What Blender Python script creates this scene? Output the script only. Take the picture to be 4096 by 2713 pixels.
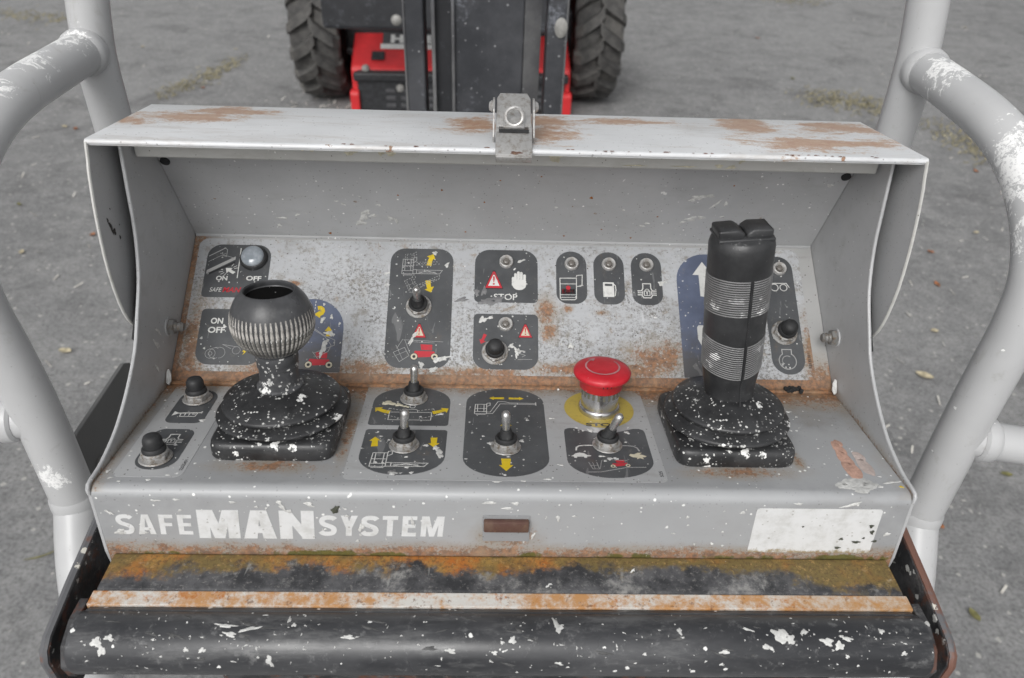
import bpy, bmesh, math, random
from mathutils import Matrix, Vector
R_ = math.radians
S = bpy.context.scene
COL = S.collection
for o in list(bpy.data.objects): bpy.data.objects.remove(o)

# ------------------------------------------------------------------ camera, sky, sun, exposure
def cam_setup():
    yaw, pitch, roll = R_(2.0328), R_(35.0), R_(-2.1172)
    fwd = Vector((math.sin(yaw)*math.cos(pitch), math.cos(yaw)*math.cos(pitch), -math.sin(pitch)))
    right = Vector((math.cos(yaw), -math.sin(yaw), 0)); down = fwd.cross(right)
    r = right*math.cos(roll)+down*math.sin(roll); d = -right*math.sin(roll)+down*math.cos(roll)
    cd = bpy.data.cameras.new('camera'); c = bpy.data.objects.new('camera', cd); COL.objects.link(c)
    M = Matrix((( r.x, -d.x, -fwd.x, -0.01507), (r.y, -d.y, -fwd.y, 0), (r.z, -d.z, -fwd.z, 1.63), (0, 0, 0, 1)))
    c.matrix_world = M
    cd.sensor_width = 36; cd.lens = 27.0; cd.clip_start = .02; cd.clip_end = 500
    cd.dof.use_dof = True; cd.dof.focus_distance = .67; cd.dof.aperture_fstop = 8.5
    S.camera = c
cam_setup()
SUN_EL, SUN_AZ = 42, 198          # behind the operator, veiled by cloud
w = bpy.data.worlds.new("World"); S.world = w; w.use_nodes = True
wt = w.node_tree; wt.nodes.clear()
sky = wt.nodes.new('ShaderNodeTexSky'); sky.sky_type = 'NISHITA'; sky.sun_disc = False
sky.sun_elevation = R_(SUN_EL); sky.sun_rotation = R_(SUN_AZ); sky.dust_density = 4.0; sky.air_density = 1.0
hs = wt.nodes.new('ShaderNodeHueSaturation'); hs.inputs['Saturation'].default_value = .08
bg = wt.nodes.new('ShaderNodeBackground'); bg.inputs[1].default_value = .15
wo = wt.nodes.new('ShaderNodeOutputWorld')
wt.links.new(sky.outputs[0], hs.inputs['Color']); wt.links.new(hs.outputs[0], bg.inputs[0]); wt.links.new(bg.outputs[0], wo.inputs[0])
sl = bpy.data.lights.new('sun', 'SUN'); sl.energy = .9; sl.angle = R_(26); sl.color = (1, .985, .96)
so = bpy.data.objects.new('sun', sl); COL.objects.link(so); so.location = (0, 0, 6)
az = R_(SUN_AZ)
sd = Vector((math.sin(az)*math.cos(R_(SUN_EL)), math.cos(az)*math.cos(R_(SUN_EL)), math.sin(R_(SUN_EL))))
so.rotation_euler = sd.to_track_quat('Z', 'Y').to_euler()
S.render.engine = 'CYCLES'
S.view_settings.view_transform = 'Standard'; S.view_settings.look = 'None'
S.view_settings.gamma = 1; S.view_settings.exposure = 0.07
S.view_settings.use_curve_mapping = False

# ------------------------------------------------------------------ node helper
class NT:
    def __init__(s, name):
        s.mat = bpy.data.materials.new(name); s.mat.use_nodes = True
        s.t = s.mat.node_tree; s.t.nodes.clear()
        s.out = s.t.nodes.new('ShaderNodeOutputMaterial')
        s.b = s.t.nodes.new('ShaderNodeBsdfPrincipled'); s.t.links.new(s.b.outputs[0], s.out.inputs[0])
        s.tc = s.t.nodes.new('ShaderNodeTexCoord'); s.co = s.tc.outputs['Object']
        x = s.t.nodes.new('ShaderNodeSeparateXYZ'); s.t.links.new(s.co, x.inputs[0]); s.x, s.y, s.z = x.outputs
    def put(s, inp, v):
        if isinstance(v, bpy.types.NodeSocket): s.t.links.new(v, inp)
        elif isinstance(v, tuple) and len(v) == 3 and inp.type == 'RGBA': inp.default_value = v+(1,)
        else: inp.default_value = v
    def m(s, op, a, b=0, c=0, clamp=False):
        n = s.t.nodes.new('ShaderNodeMath'); n.operation = op; n.use_clamp = clamp
        for i, v in enumerate((a, b, c)): s.put(n.inputs[i], v)
        return n.outputs[0]
    def add(s, a, b): return s.m('ADD', a, b)
    def mul(s, a, b): return s.m('MULTIPLY', a, b)
    def sub(s, a, b): return s.m('SUBTRACT', a, b)
    def mx(s, a, b): return s.m('MAXIMUM', a, b)
    def mn(s, a, b): return s.m('MINIMUM', a, b)
    def scl(s, v, vec=None):
        n = s.t.nodes.new('ShaderNodeVectorMath'); n.operation = 'MULTIPLY'; s.put(n.inputs[0], vec or s.co); n.inputs[1].default_value = v
        return n.outputs[0]
    def off(s, v, vec=None):
        n = s.t.nodes.new('ShaderNodeVectorMath'); n.operation = 'ADD'; s.put(n.inputs[0], vec or s.co); s.put(n.inputs[1], v)
        return n.outputs[0]
    def noise(s, scale, det=4, rough=.6, dist=0, vec=None, color=False):
        n = s.t.nodes.new('ShaderNodeTexNoise'); s.put(n.inputs['Vector'], vec or s.co)
        n.inputs['Scale'].default_value = scale; n.inputs['Detail'].default_value = det
        n.inputs['Roughness'].default_value = rough; n.inputs['Distortion'].default_value = dist
        return n.outputs[1 if color else 0]
    def vor(s, scale, vec=None):
        n = s.t.nodes.new('ShaderNodeTexVoronoi'); s.put(n.inputs['Vector'], vec or s.co); n.inputs['Scale'].default_value = scale
        c = s.t.nodes.new('ShaderNodeSeparateColor'); s.t.links.new(n.outputs['Color'], c.inputs[0])
        return n.outputs['Distance'], c.outputs[0], c.outputs[1]
    def ss(s, x, lo, hi, a=0., b=1.):
        n = s.t.nodes.new('ShaderNodeMapRange'); n.interpolation_type = 'SMOOTHSTEP'; s.put(n.inputs['Value'], x)
        s.put(n.inputs['From Min'], lo); s.put(n.inputs['From Max'], hi); s.put(n.inputs['To Min'], a); s.put(n.inputs['To Max'], b)
        return n.outputs[0]
    def mix(s, f, a, b):
        n = s.t.nodes.new('ShaderNodeMix'); n.data_type = 'RGBA'; s.put(n.inputs[0], f); s.put(n.inputs[6], a); s.put(n.inputs[7], b)
        return n.outputs[2]
    def blobs(s, lst, x=None, y=None):
        o = None; x = x or s.x; y = y or s.y
        for cu, cv, ru, rv in lst:
            a = s.mul(s.sub(x, cu), 1/ru); b = s.mul(s.sub(y, cv), 1/rv)
            d = s.sub(1.0, s.m('SQRT', s.add(s.mul(a, a), s.mul(b, b))))
            o = d if o is None else s.mx(o, d)
        return o
    def specks(s, scale, rmax, dens=.5, irr=.25, power=2.0, vec=None):
        v = vec or s.co
        nz = s.noise(scale*3.0, 2, .6, vec=v, color=True)
        n = s.t.nodes.new('ShaderNodeVectorMath'); n.operation = 'MULTIPLY_ADD'
        s.put(n.inputs[0], nz); n.inputs[1].default_value = (irr/scale,)*3; s.put(n.inputs[2], v)
        d, r, g = s.vor(scale, n.outputs[0])
        rad = s.mul(s.m('POWER', r, power), rmax)
        rad = s.mul(rad, s.m('LESS_THAN', g, dens))
        return s.ss(s.sub(rad, d), 0.0, .06)
    def bump(s, h, strength, dist=.001):
        n = s.t.nodes.new('ShaderNodeBump'); n.inputs['Strength'].default_value = strength; n.inputs['Distance'].default_value = dist
        s.put(n.inputs['Height'], h); s.t.links.new(n.outputs[0], s.b.inputs['Normal'])
    def fin(s, col, rough, metal=0.0, spec=None):
        s.put(s.b.inputs['Base Color'], col); s.put(s.b.inputs['Roughness'], rough); s.put(s.b.inputs['Metallic'], metal)
        if spec is not None: s.b.inputs['Specular IOR Level'].default_value = spec
        return s.mat

RUST_D, RUST_O = (.080, .038, .020), (.33, .135, .045)
def rustcol(n, light=.35):
    c = n.mix(n.ss(n.noise(260, 4, .7), .3, .7), RUST_D, RUST_O)
    c = n.mix(n.mul(n.ss(n.noise(18, 3), .45, .70), .55), c, (.20, .12, .07))
    return n.mix(n.mul(n.ss(n.noise(90, 3), .45, .75), light), c, (.46, .31, .18))

def paint(name, base, rough=.42, rust=None, white=1.0, dirt=.5, moss=None, extra=None, grime=None):
    """old grey enamel: mottling, fine dark specks, white overspray dots, rust where told"""
    n = NT(name)
    v = n.noise(9, 5, .6)
    c = n.mix(n.ss(v, .3, .7), tuple(b*.90 for b in base), tuple(min(1, b*1.06) for b in base))
    c = n.mix(n.mul(n.ss(n.noise(60, 5, .65, vec=n.scl((.35, 1, 1))), .52, .72), .22*dirt), c, (.16, .145, .12))
    c = n.mix(n.mul(n.specks(420, .34, .30, .3, 1.2), .75*dirt), c, (.07, .06, .05))
    if grime is not None:
        c = n.mix(grime(n), c, (.13, .115, .095))
    if extra is not None: c = extra(n, c)
    rr = rough
    bh = n.mul(n.noise(55, 3), .5)
    if rust is not None:
        pot = rust(n)
        fine = n.noise(420, 4, .78); mid = n.noise(95, 6, .75)
        stain = n.ss(n.add(pot, n.mul(n.sub(n.noise(38, 5, .7), .5), 1.5)), -.55, .45)
        patch = n.ss(n.add(n.add(pot, n.mul(n.sub(mid, .5), 2.4)), n.mul(n.sub(fine, .5), 1.9)), .10, .60)
        dots = n.mul(n.ss(n.add(fine, n.mul(pot, .16)), .56, .66), n.ss(pot, -.7, .1))
        msk = n.mx(n.mul(patch, .78), n.mul(dots, .62))
        c = n.mix(n.mul(stain, .50), c, n.mix(n.noise(22, 3), (.27, .20, .13), (.22, .19, .13))); c = n.mix(msk, c, rustcol(n))
        rr = n.ss(msk, 0, 1, rough, .8); bh = n.add(bh, n.mul(msk, n.noise(500, 2)))
    if moss is not None:
        msk = n.ss(n.add(moss(n), n.mul(n.sub(n.noise(160, 5, .7), .5), 1.2)), 0, .25)
        c = n.mix(n.mul(msk, .85), c, n.mix(n.noise(240, 2), (.035, .040, .006), (.13, .12, .012)))
    if white:
        c = n.mix(n.mul(n.specks(230, .30*white, .33, .25, 2.5), .85), c, (.82, .82, .80))
        c = n.mix(n.mul(n.specks(55, .17*white, .35, .5, 2.5), .8), c, (.80, .80, .78))
    n.bump(bh, .06, .002)
    return n.fin(c, rr)

GREY = (.278, .283, .289)
def edge(n, sock, at, fade):   # 1 at the line, falling off over fade
    return n.sub(1.0, n.mul(n.m('ABSOLUTE', n.sub(sock, at)), 1/fade))

# deck + front face (object space: x across, y up the deck, z off the deck; the face hangs down to z=-.061)
def deck_rust(n):
    crease = n.sub(n.mul(edge(n, n.y, .153, .034), 1.1), .05)
    side = n.sub(edge(n, n.m('ABSOLUTE', n.x), .302, .016), .55)
    side = n.mn(side, n.ss(n.x, -.05, .05, 1, -.25))
    foot = n.add(n.ss(n.z, -.062, -.036, .62, -.95), n.mul(n.sub(n.noise(28, 3), .5), .9))
    joy = n.blobs([(-.18, .029, .05, .011), (.178, .028, .055, .011), (-.128, .08, .008, .06), (.228, .045, .006, .02)])
    ringr = n.blobs([(.0, .035, .03, .004)])
    foot = n.add(foot, n.blobs([(-.20, -.035, .06, .014), (-.06, -.035, .09, .012), (.03, -.05, .04, .018), (.12, -.05, .05, .012), (.16, -.05, .03, .013), (.22, -.045, .06, .02)], n.x, n.z) if 0 else 0.0)
    catch = n.blobs([(0, -.044, .030, .018), (0, -.058, .035, .010)], n.x, n.z)
    top = n.mx(crease, n.mx(side, n.sub(joy, .25)))
    top = n.mul(top, 1.0)
    a = n.mx(n.mul(n.m('LESS_THAN', n.z, -.004), n.add(n.mx(foot, n.sub(catch, .25)), 1)), n.mul(n.m('GREATER_THAN', n.z, -.004), n.add(top, 1)))
    return n.sub(a, 1.05)
def deck_moss(n):
    return n.sub(n.ss(n.z, -.0620, -.049, .55, -1.2), n.mul(n.ss(n.noise(14, 4, .7), .35, .62), .75))
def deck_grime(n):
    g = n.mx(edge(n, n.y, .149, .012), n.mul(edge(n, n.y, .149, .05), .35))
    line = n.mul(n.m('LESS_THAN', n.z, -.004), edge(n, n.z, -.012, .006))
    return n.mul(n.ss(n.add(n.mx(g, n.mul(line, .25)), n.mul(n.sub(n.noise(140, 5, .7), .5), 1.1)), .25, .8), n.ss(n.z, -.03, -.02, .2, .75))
def deck_extra(n, c):
    worn = n.ss(n.add(n.blobs([(.262, .045, .10, .06), (0, .003, .4, .009)]), n.mul(n.sub(n.noise(40, 4), .5), .8)), 0, .5)
    c = n.mix(n.mul(worn, .25), c, (.52, .53, .54))
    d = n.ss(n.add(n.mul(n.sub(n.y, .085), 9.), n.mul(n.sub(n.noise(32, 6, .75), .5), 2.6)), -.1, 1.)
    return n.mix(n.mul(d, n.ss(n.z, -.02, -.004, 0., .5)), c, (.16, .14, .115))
M = {}
M['greyplain'] = paint('catch_grey_paint', GREY, .4, None, .6, 1.0)
M['deck'] = paint('console_grey_paint', GREY, .38, deck_rust, 1.0, .6, deck_moss, deck_extra, deck_grime)
M['plain'] = paint('inner_grey_paint', (.42, .424, .43), .42, None, .8, .5)  # same console grey, lightened to offset shading inside the housing
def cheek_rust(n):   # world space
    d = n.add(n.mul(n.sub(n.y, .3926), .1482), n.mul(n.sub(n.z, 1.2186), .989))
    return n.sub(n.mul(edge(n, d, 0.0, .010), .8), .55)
M['cheek'] = paint('cheek_grey_paint', (.42, .424, .43), .42, cheek_rust, .7, .7)  # console grey again, brightness added in the colour against the occluded cheeks
M['hood'] = paint('hood_grey_paint', (.41, .414, .42), .42, lambda n: n.sub(n.mul(n.specks(95, .2, .25, .4, 2), .9), .62), .9, .6)  # albedo raised to make up for the lid's shade
def lid_rust(n):
    nicks = n.sub(n.mul(n.specks(70, .34, .4, .6, 1.4), n.mul(edge(n, n.y, .0, .007), 1.9)), .8)
    return nicks
def lid_extra(n, c):
    p = n.blobs([(-.27, .078, .050, .022), (-.240, .098, .040, .024), (-.30, .06, .025, .014), (0.025, .05, .028, .040), (-.03, .075, .030, .030), (.028, .09, .035, .03), (.09, .10, .06, .014), (.235, .04, .060, .028),
                 (.20, .10, .026, .05), (.28, .095, .055, .024), (.29, .045, .028, .016)])
    st = n.noise(44, 8, .76, .4, vec=n.scl((.6, 1.4, 1))); fi = n.noise(360, 4, .82, vec=n.scl((.6, 1.2, 1)))
    q = n.add(n.add(p, n.mul(n.sub(st, .5), 4.2)), n.mul(n.sub(fi, .5), 2.2))
    c = n.mix(n.mul(n.ss(n.noise(22, 7, .75, .5, vec=n.scl((.4, 1.8, 1))), .50, .66), .38), c, (.34, .29, .24))
    c = n.mix(n.mul(n.ss(q, -.05, .25), .45), c, (.44, .33, .24)); c = n.mix(n.mul(n.ss(q, .25, .45), .8), c, n.mix(n.ss(n.noise(120, 4, .7), .35, .65), (.33, .145, .06), (.42, .26, .15)))
    sc = n.ss(n.noise(60, 3, .5, .8, vec=n.scl((.2, 3.2, 1))), .66, .72)
    return n.mix(n.mul(sc, .25), c, (.36, .33, .30))
M['lid'] = paint('lid_grey_paint', (.62, .63, .64), .34, lid_rust, .5, .7, None, lid_extra)
M['strip'] = paint('lid_lip_paint', (.50, .497, .475), .45, lambda n: n.sub(n.mul(n.noise(18, 3), .9), 1.0), .7, 1.0)  # lip grey lightened to counter the shade beneath the lid
M['panel'] = paint('panel_grey_paint', (.37, .37, .365), .45,
    lambda n: n.sub(n.mx(n.mul(edge(n, n.y, 0, .040), 1.5), n.mul(edge(n, n.x, -.302, .026), 1.1)), .30), .5, 1.2, None, None,
    lambda n: n.mul(n.ss(n.add(edge(n, n.y, 0.001, .006), n.mul(n.sub(n.noise(300, 4, .7), .5), 1.2)), .2, .8), .8))
def psticker_rust(n):
    p = n.blobs([(.137, .028, .034, .020), (.15, .034, .02, .016), (.12, .018, .04, .012), (-.13, .016, .04, .010), (-.205, .014, .05, .012), (-.285, .03, .014, .06), (-.245, .075, .012, .008),
                 (.038, .075, .012, .018), (.04, .055, .010, .012), (.0, .014, .016, .008), (.09, .075, .008, .003), (.058, .079, .006, .005), (-.2, .10, .01, .004), (-.03, .014, .06, .006), (.285, .03, .01, .05), (.06, .018, .05, .008)])
    return n.sub(n.mul(p, 1.0), .12)
def psticker_extra(n, c):
    c = n.mix(n.mul(n.ss(n.noise(14, 4, .6), .45, .7), .5), c, (.54, .555, .575))
    big = n.ss(n.add(n.noise(17, 6, .72), n.mul(n.sub(.08, n.y), 1.3)), .40, .62)
    fine = n.noise(300, 5, .82)
    c = n.mix(n.mul(n.mul(n.ss(fine, .47, .57), big), .72), c, (.105, .095, .078))
    c = n.mix(n.mul(n.ss(n.noise(62, 7, .8), .52, .62), .55), c, (.20, .178, .142))
    c = n.mix(n.mul(n.ss(n.noise(44, 6, .78, .3, vec=n.off((3, 1, 2))), .57, .67), .55), c, (.25, .18, .105))
    sc = n.ss(n.noise(55, 2, .5, 1.2, vec=n.scl((1.8, .5, 1))), .69, .72)
    c = n.mix(n.mul(sc, .35), c, (.62, .63, .64))
    return n.mix(n.mul(n.ss(fine, .58, .64), .4), c, (.085, .075, .06))
M['psticker'] = paint('panel_sticker_film', (.43, .44, .455), .35, psticker_rust, .6, 1.3, None, psticker_extra)
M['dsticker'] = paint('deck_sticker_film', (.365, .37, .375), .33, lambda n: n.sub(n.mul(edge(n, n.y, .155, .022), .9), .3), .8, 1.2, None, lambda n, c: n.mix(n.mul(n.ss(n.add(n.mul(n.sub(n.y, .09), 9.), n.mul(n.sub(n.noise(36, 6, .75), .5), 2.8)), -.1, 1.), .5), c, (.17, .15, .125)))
def padmat(name, base, rust=True, low=False):
    n = NT(name)
    c = n.mix(n.ss(n.noise(20, 5, .65), .35, .7), base, tuple(b*1.35+.008 for b in base))
    c = n.mix(n.mul(n.ss(n.noise(120, 6, .75), .56, .75), .35), c, (.22, .20, .17))
    c = n.mix(n.mul(n.specks(300, .3, .35, .3, 1.6), .8), c, (.62, .62, .60))
    c = n.mix(n.mul(n.specks(90, .22, .3, .6, 2.2), .85), c, (.70, .70, .68))
    if low: c = n.mix(n.ss(n.add(n.mul(n.sub(.048, n.y), 28.), n.mul(n.sub(n.noise(60, 5, .7), .5), 2.5)), -.6, .9, 0., .8), c, (.085, .078, .066))
    sc = n.ss(n.noise(30, 3, .5, 1.5, vec=n.scl((3.0, .6, 1))), .66, .70)
    c = n.mix(n.mul(sc, .25), c, (.35, .35, .35))
    if rust: c = n.mix(n.mul(n.ss(n.noise(35, 5, .7), .60, .75), .35), c, (.20, .13, .07))
    return n.fin(c, .42)
M['pad'] = padmat('dark_grey_print', (.058, .061, .065))
M['padblue'] = padmat('slate_blue_print', (.085, .102, .155), True, True)
def ink(name, col, rough=.45):
    n = NT(name)
    c = n.mix(n.mul(n.ss(n.noise(160, 5, .7), .5, .7), .45), col, tuple(x*.45+.03 for x in col))
    c = n.mix(n.mul(n.ss(n.noise(60, 4, .7), .58, .7), .4), c, (.10, .10, .10))
    return n.fin(c, rough)
M['inkw'] = ink('white_print', (.62, .62, .60)); M['inkline'] = ink('pale_line_print', (.36, .36, .355))
M['inky'] = ink('yellow_print', (.62, .45, .012)); M['inkr'] = ink('red_print', (.46, .022, .035)); M['inkk'] = ink('black_print', (.02, .02, .022))
M['inkcream'] = ink('cream_print', (.55, .50, .38))
M['inkyd'] = ink('dirty_yellow_print', (.42, .32, .06))
def letterm():
    n = NT('white_vinyl'); c = n.mix(n.ss(n.noise(70, 5, .7), .4, .75), (.64, .645, .645), (.50, .50, .485))
    c = n.mix(n.mul(n.specks(300, .3, .3, .3, 1.4), .5), c, (.2, .18, .15))
    low = n.ss(n.y, .001, .017, 1.0, 0.0)
    c = n.mix(n.mul(n.ss(n.add(low, n.mul(n.sub(n.noise(140, 5, .7), .5), 1.6)), .45, .85), .8), c, n.mix(n.noise(90, 3), (.30, .16, .03), (.12, .11, .012)))
    return n.fin(c, .45)
M['vinyl'] = letterm()
def splatm(name, col):
    n = NT(name); c = n.mix(n.ss(n.noise(300, 4, .75), .3, .75), col, tuple(x*.62 for x in col)); c = n.mix(n.mul(n.ss(n.noise(45, 3), .45, .65), .5), c, tuple(x*.55 for x in col)); n.bump(n.noise(400, 3), .3, .0005); return n.fin(c, .6)
M['splat'] = splatm('dried_white_paint', (.66, .66, .64)); M['cream'] = splatm('dried_cream_paint', (.66, .62, .48)); M['pink'] = splatm('dried_pink_paint', (.58, .36, .28))
M['greyblob'] = splatm('grey_glue_patch', (.20, .20, .205))
def rubber(name, base=.022, rough=.48, spk=1.0, dust=.3, glaze=0.):
    n = NT(name); b = (base*.98, base, base*1.06)
    c = n.mix(n.ss(n.noise(25, 5, .65), .35, .7), b, tuple(x*1.9+.006 for x in b))
    c = n.mix(n.mul(n.ss(n.noise(70, 5, .7), .5, .75), dust), c, (.13, .13, .128))
    if spk:
        vary = n.ss(n.noise(95, 4, .75), .36, .58, .12, 1.)
        c = n.mix(n.mul(n.specks(430, .46*spk, .50, .4, 1.6), vary), c, (.58, .58, .56))
        c = n.mix(n.mul(n.specks(170, .38*spk, .24, 1.2, 2.2), vary), c, (.68, .68, .66))
        c = n.mix(n.mul(n.specks(70, .36*spk, .40, 1.0, 2.0), n.ss(n.noise(260, 4, .7), .36, .50)), c, (.76, .76, .74))
        c = n.mix(n.mul(n.ss(n.mul(n.noise(34, 3), n.noise(190, 5, .8)), .36, .42), .7*spk), c, (.72, .72, .70))
    n.bump(n.noise(350, 3), .10, .001)
    return n.fin(c, n.ss(n.noise(30, 3), .3, .7, rough-.06, rough+.12), 0, .5)
M['boot'] = rubber('black_rubber_boot', .017, .38, 1.1, .16)
M['grip'] = rubber('black_plastic_grip', .017, .36, .30, .12)
M['knob'] = rubber('black_knob_plastic', .040, .30, .35, .45); M['neck'] = rubber('paint_splashed_neck', .05, .40, 1.5, .7)
M['btn'] = rubber('black_button_rubber', .014, .6, .18, .25)
def groovem():
    n = NT('worn_grip_rib'); c = n.mix(n.mul(n.specks(150, .62, .6, .8, .8, n.scl((.6, .6, 1))), n.ss(n.noise(38, 3), .50, .62)), (.17, .17, .17), (.74, .74, .73))
    c = n.mix(n.mul(n.ss(n.noise(90, 4), .5, .65), .5), c, (.26, .26, .26)); return n.fin(c, .5)
M['rib'] = groovem()
def ribknob():
    n = NT('worn_knob_rib'); c = n.mix(n.ss(n.noise(140, 4, .7), .42, .62), (.13, .125, .115), (.46, .44, .41))
    c = n.mix(n.specks(200, .4, .4, .4, 1), c, (.7, .7, .68)); return n.fin(c, .5)
M['kribs'] = ribknob()
def rollerm():
    n = NT('black_bar_paint')
    c = n.mix(n.ss(n.noise(14, 6, .7, vec=n.scl((.4, 1, 1))), .35, .7), (.024, .025, .028), (.066, .067, .071))
    c = n.mix(n.mul(n.ss(n.noise(60, 6, .78, vec=n.scl((.25, 1, 1))), .50, .68), .42), c, (.17, .17, .17))
    c = n.mix(n.mul(n.ss(n.noise(90, 5, .8), .55, .68), .35), c, (.25, .25, .25))
    c = n.mix(n.specks(130, .24, .35, .4, 2.2), c, (.74, .74, .72))
    c = n.mix(n.specks(44, .22, .5, 1.1, 2.0, n.scl((.7, 1, 1))), c, (.78, .78, .76))
    c = n.mix(n.mul(n.specks(22, .22, .45, 1.4, 1.6, n.scl((.6, 1, 1))), n.ss(n.noise(170, 4, .7), .42, .55)), c, (.80, .80, .78))
    n.bump(n.noise(90, 4), .12, .001)
    return n.fin(c, n.ss(n.noise(12, 4), .3, .7, .26, .42))
M['roller'] = rollerm()
def ledgem():
    n = NT('rusted_ledge_paint')
    blk = n.mix(n.ss(n.noise(30, 6, .75), .35, .65), (.022, .023, .026), (.10, .10, .105))
    blk = n.mix(n.mul(n.ss(n.noise(24, 8, .78), .52, .68), .75), blk, (.34, .335, .32)); blk = n.mix(n.mul(n.ss(n.noise(260, 4, .8), .55, .66), .5), blk, (.26, .25, .24)); blk = n.mix(n.mul(n.ss(n.noise(60, 2, .5, .6, vec=n.scl((2.2, .35, 1))), .68, .72), .45), blk, (.32, .32, .31))
    org = n.mix(n.ss(n.noise(45, 5, .7), .35, .65), (.37, .115, .016), (.31, .19, .05))
    org = n.mix(n.ss(n.noise(110, 5, .75), .52, .72), org, (.11, .055, .022))
    org = n.mix(n.ss(n.add(n.noise(12, 4, .65), n.ss(n.x, -.1, .25, 0., .16)), .47, .62), org, (.150, .108, .036))
    org = n.mix(n.mul(n.ss(n.noise(70, 5, .7), .6, .75), .6), org, (.45, .40, .28))
    org = n.mix(n.mul(n.ss(n.noise(330, 4, .8), .48, .60), .6), org, (.085, .05, .022)); org = n.mix(n.mul(n.ss(n.noise(240, 4, .8, vec=n.off((5, 2, 1))), .56, .64), .55), org, (.42, .27, .10))
    t = n.mul(n.sub(n.y, .3718), 66.0)                      # back edge positive
    t = n.add(t, n.mul(n.sub(n.noise(15, 4, .65), .5), 3.4)); t = n.add(t, n.mul(n.sub(n.noise(80, 6, .75), .5), 2.6))
    t = n.add(t, n.mul(n.ss(n.x, .15, .27), 1.1)); t = n.add(t, n.ss(n.x, -.24, -.30, 0., .4))
    c = n.mix(n.ss(t, -.25, .45), blk, org)
    moss = n.ss(n.add(n.mul(n.sub(n.y, .3835), 220.), n.mul(n.sub(n.noise(60, 5, .7), .5), 3.0)), 0, 1)
    c = n.mix(n.mul(moss, .8), c, (.055, .052, .016))
    c = n.mix(n.specks(80, .2, .25, .8, 2.5), c, (.72, .72, .70))
    n.bump(n.noise(140, 5), .4, .001); return n.fin(c, .62)
M['ledge'] = ledgem()
def stripm():
    n = NT('rusty_white_strip')
    c = n.mix(n.ss(n.noise(30, 8, .8), .42, .60), (.58, .565, .53), (.46, .24, .095))
    c = n.mix(n.ss(n.noise(48, 8, .8, vec=n.off((4, 0, 0))), .54, .66), c, (.40, .145, .03))
    c = n.mix(n.mul(n.ss(n.noise(200, 4, .7), .58, .68), .7), c, (.14, .06, .025))
    c = n.mix(n.mul(n.ss(n.x, .15, .25), .35), c, (.35, .19, .06)); n.bump(n.noise(140, 5), .3, .001); return n.fin(c, .6)
M['rstrip'] = stripm()
def brm():
    n = NT('black_rusted_bracket')
    c = n.mix(n.ss(n.noise(40, 5, .7), .4, .65), (.020, .020, .022), (.065, .065, .068))
    c = n.mix(n.specks(130, .42, .5, .6, 1.6), c, (.5, .5, .48)); c = n.mix(n.mul(n.ss(n.noise(60, 6, .8), .55, .65), .5), c, (.17, .165, .16))
    c = n.mix(n.mul(n.ss(n.noise(38, 5, .7), .52, .62), .8), c, (.105, .042, .026)); n.bump(n.noise(100, 5), .4, .001); return n.fin(c, .6)
M['bracket'] = brm()
def bredge():
    n = NT('worn_bracket_edge'); c = n.mix(n.ss(n.add(n.noise(34, 6, .75), n.ss(n.x, -.1, .1, -.08, .10)), .48, .60), (.105, .106, .112), (.15, .072, .052))
    c = n.mix(n.specks(110, .42, .5, .7, 1.4), c, (.58, .56, .50)); n.bump(n.noise(90, 5), .5, .001); return n.fin(c, .6)
M['bredge'] = bredge()
def steel(name, col=.62, rough=.26, grime=.18, metal=.92):
    n = NT(name); c = n.mix(n.mul(n.ss(n.noise(260, 4, .7), .45, .7), grime), (col, col*.99, col*.97), (.16, .12, .08)); n.bump(n.noise(400, 2), .1, .0005)
    return n.fin(c, n.ss(n.noise(300, 3), .3, .7, rough-.06, rough+.12), metal)
M['steel'] = steel('plated_steel'); n_ = NT('button_chrome'); M['chrome'] = n_.fin(n_.mix(n_.mul(n_.ss(n_.noise(120, 4, .7), .5, .75), .4), (.60, .60, .60), (.25, .22, .18)), n_.ss(n_.noise(40, 3), .3, .7, .16, .30), .95);
n_ = NT('vent_shadow'); M['slot'] = n_.fin(n_.mix(n_.noise(200), (.045, .043, .035), (.16, .15, .11)), .6); M['bezel'] = steel('indicator_bezel', .50, .4, .55, .25); M['rustbolt'] = steel('rusty_bolt_steel', .20, .55, 1.0, .3); M['nut'] = steel('dull_nut_steel', .40, .48, .9, .55); M['zinc'] = steel('zinc_latch', .46, .36, .55, .6)
def glassm():
    n = NT('lamp_lens'); c = n.mix(n.ss(n.noise(120, 4), .4, .7), (.24, .27, .30), (.36, .39, .42)); m = n.fin(c, .12); n.b.inputs['Coat Weight'].default_value = .5; return m
M['lens'] = glassm()
def redm():
    n = NT('red_button_plastic'); c = n.mix(n.ss(n.noise(60, 4), .35, .7), (.46, .012, .022), (.55, .022, .035))
    c = n.mix(n.mul(n.ss(n.noise(110, 5, .7), .55, .75), .3), c, (.45, .12, .12)); c = n.mix(n.specks(170, .2, .3, .3, 1.6), c, (.72, .70, .68))
    return n.fin(c, .42)
M['red'] = redm()
M['brown'] = paint('rust_brown_catch', (.085, .035, .028), .55, lambda n: n.sub(n.noise(60, 4), .75), .1, 1.)
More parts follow.
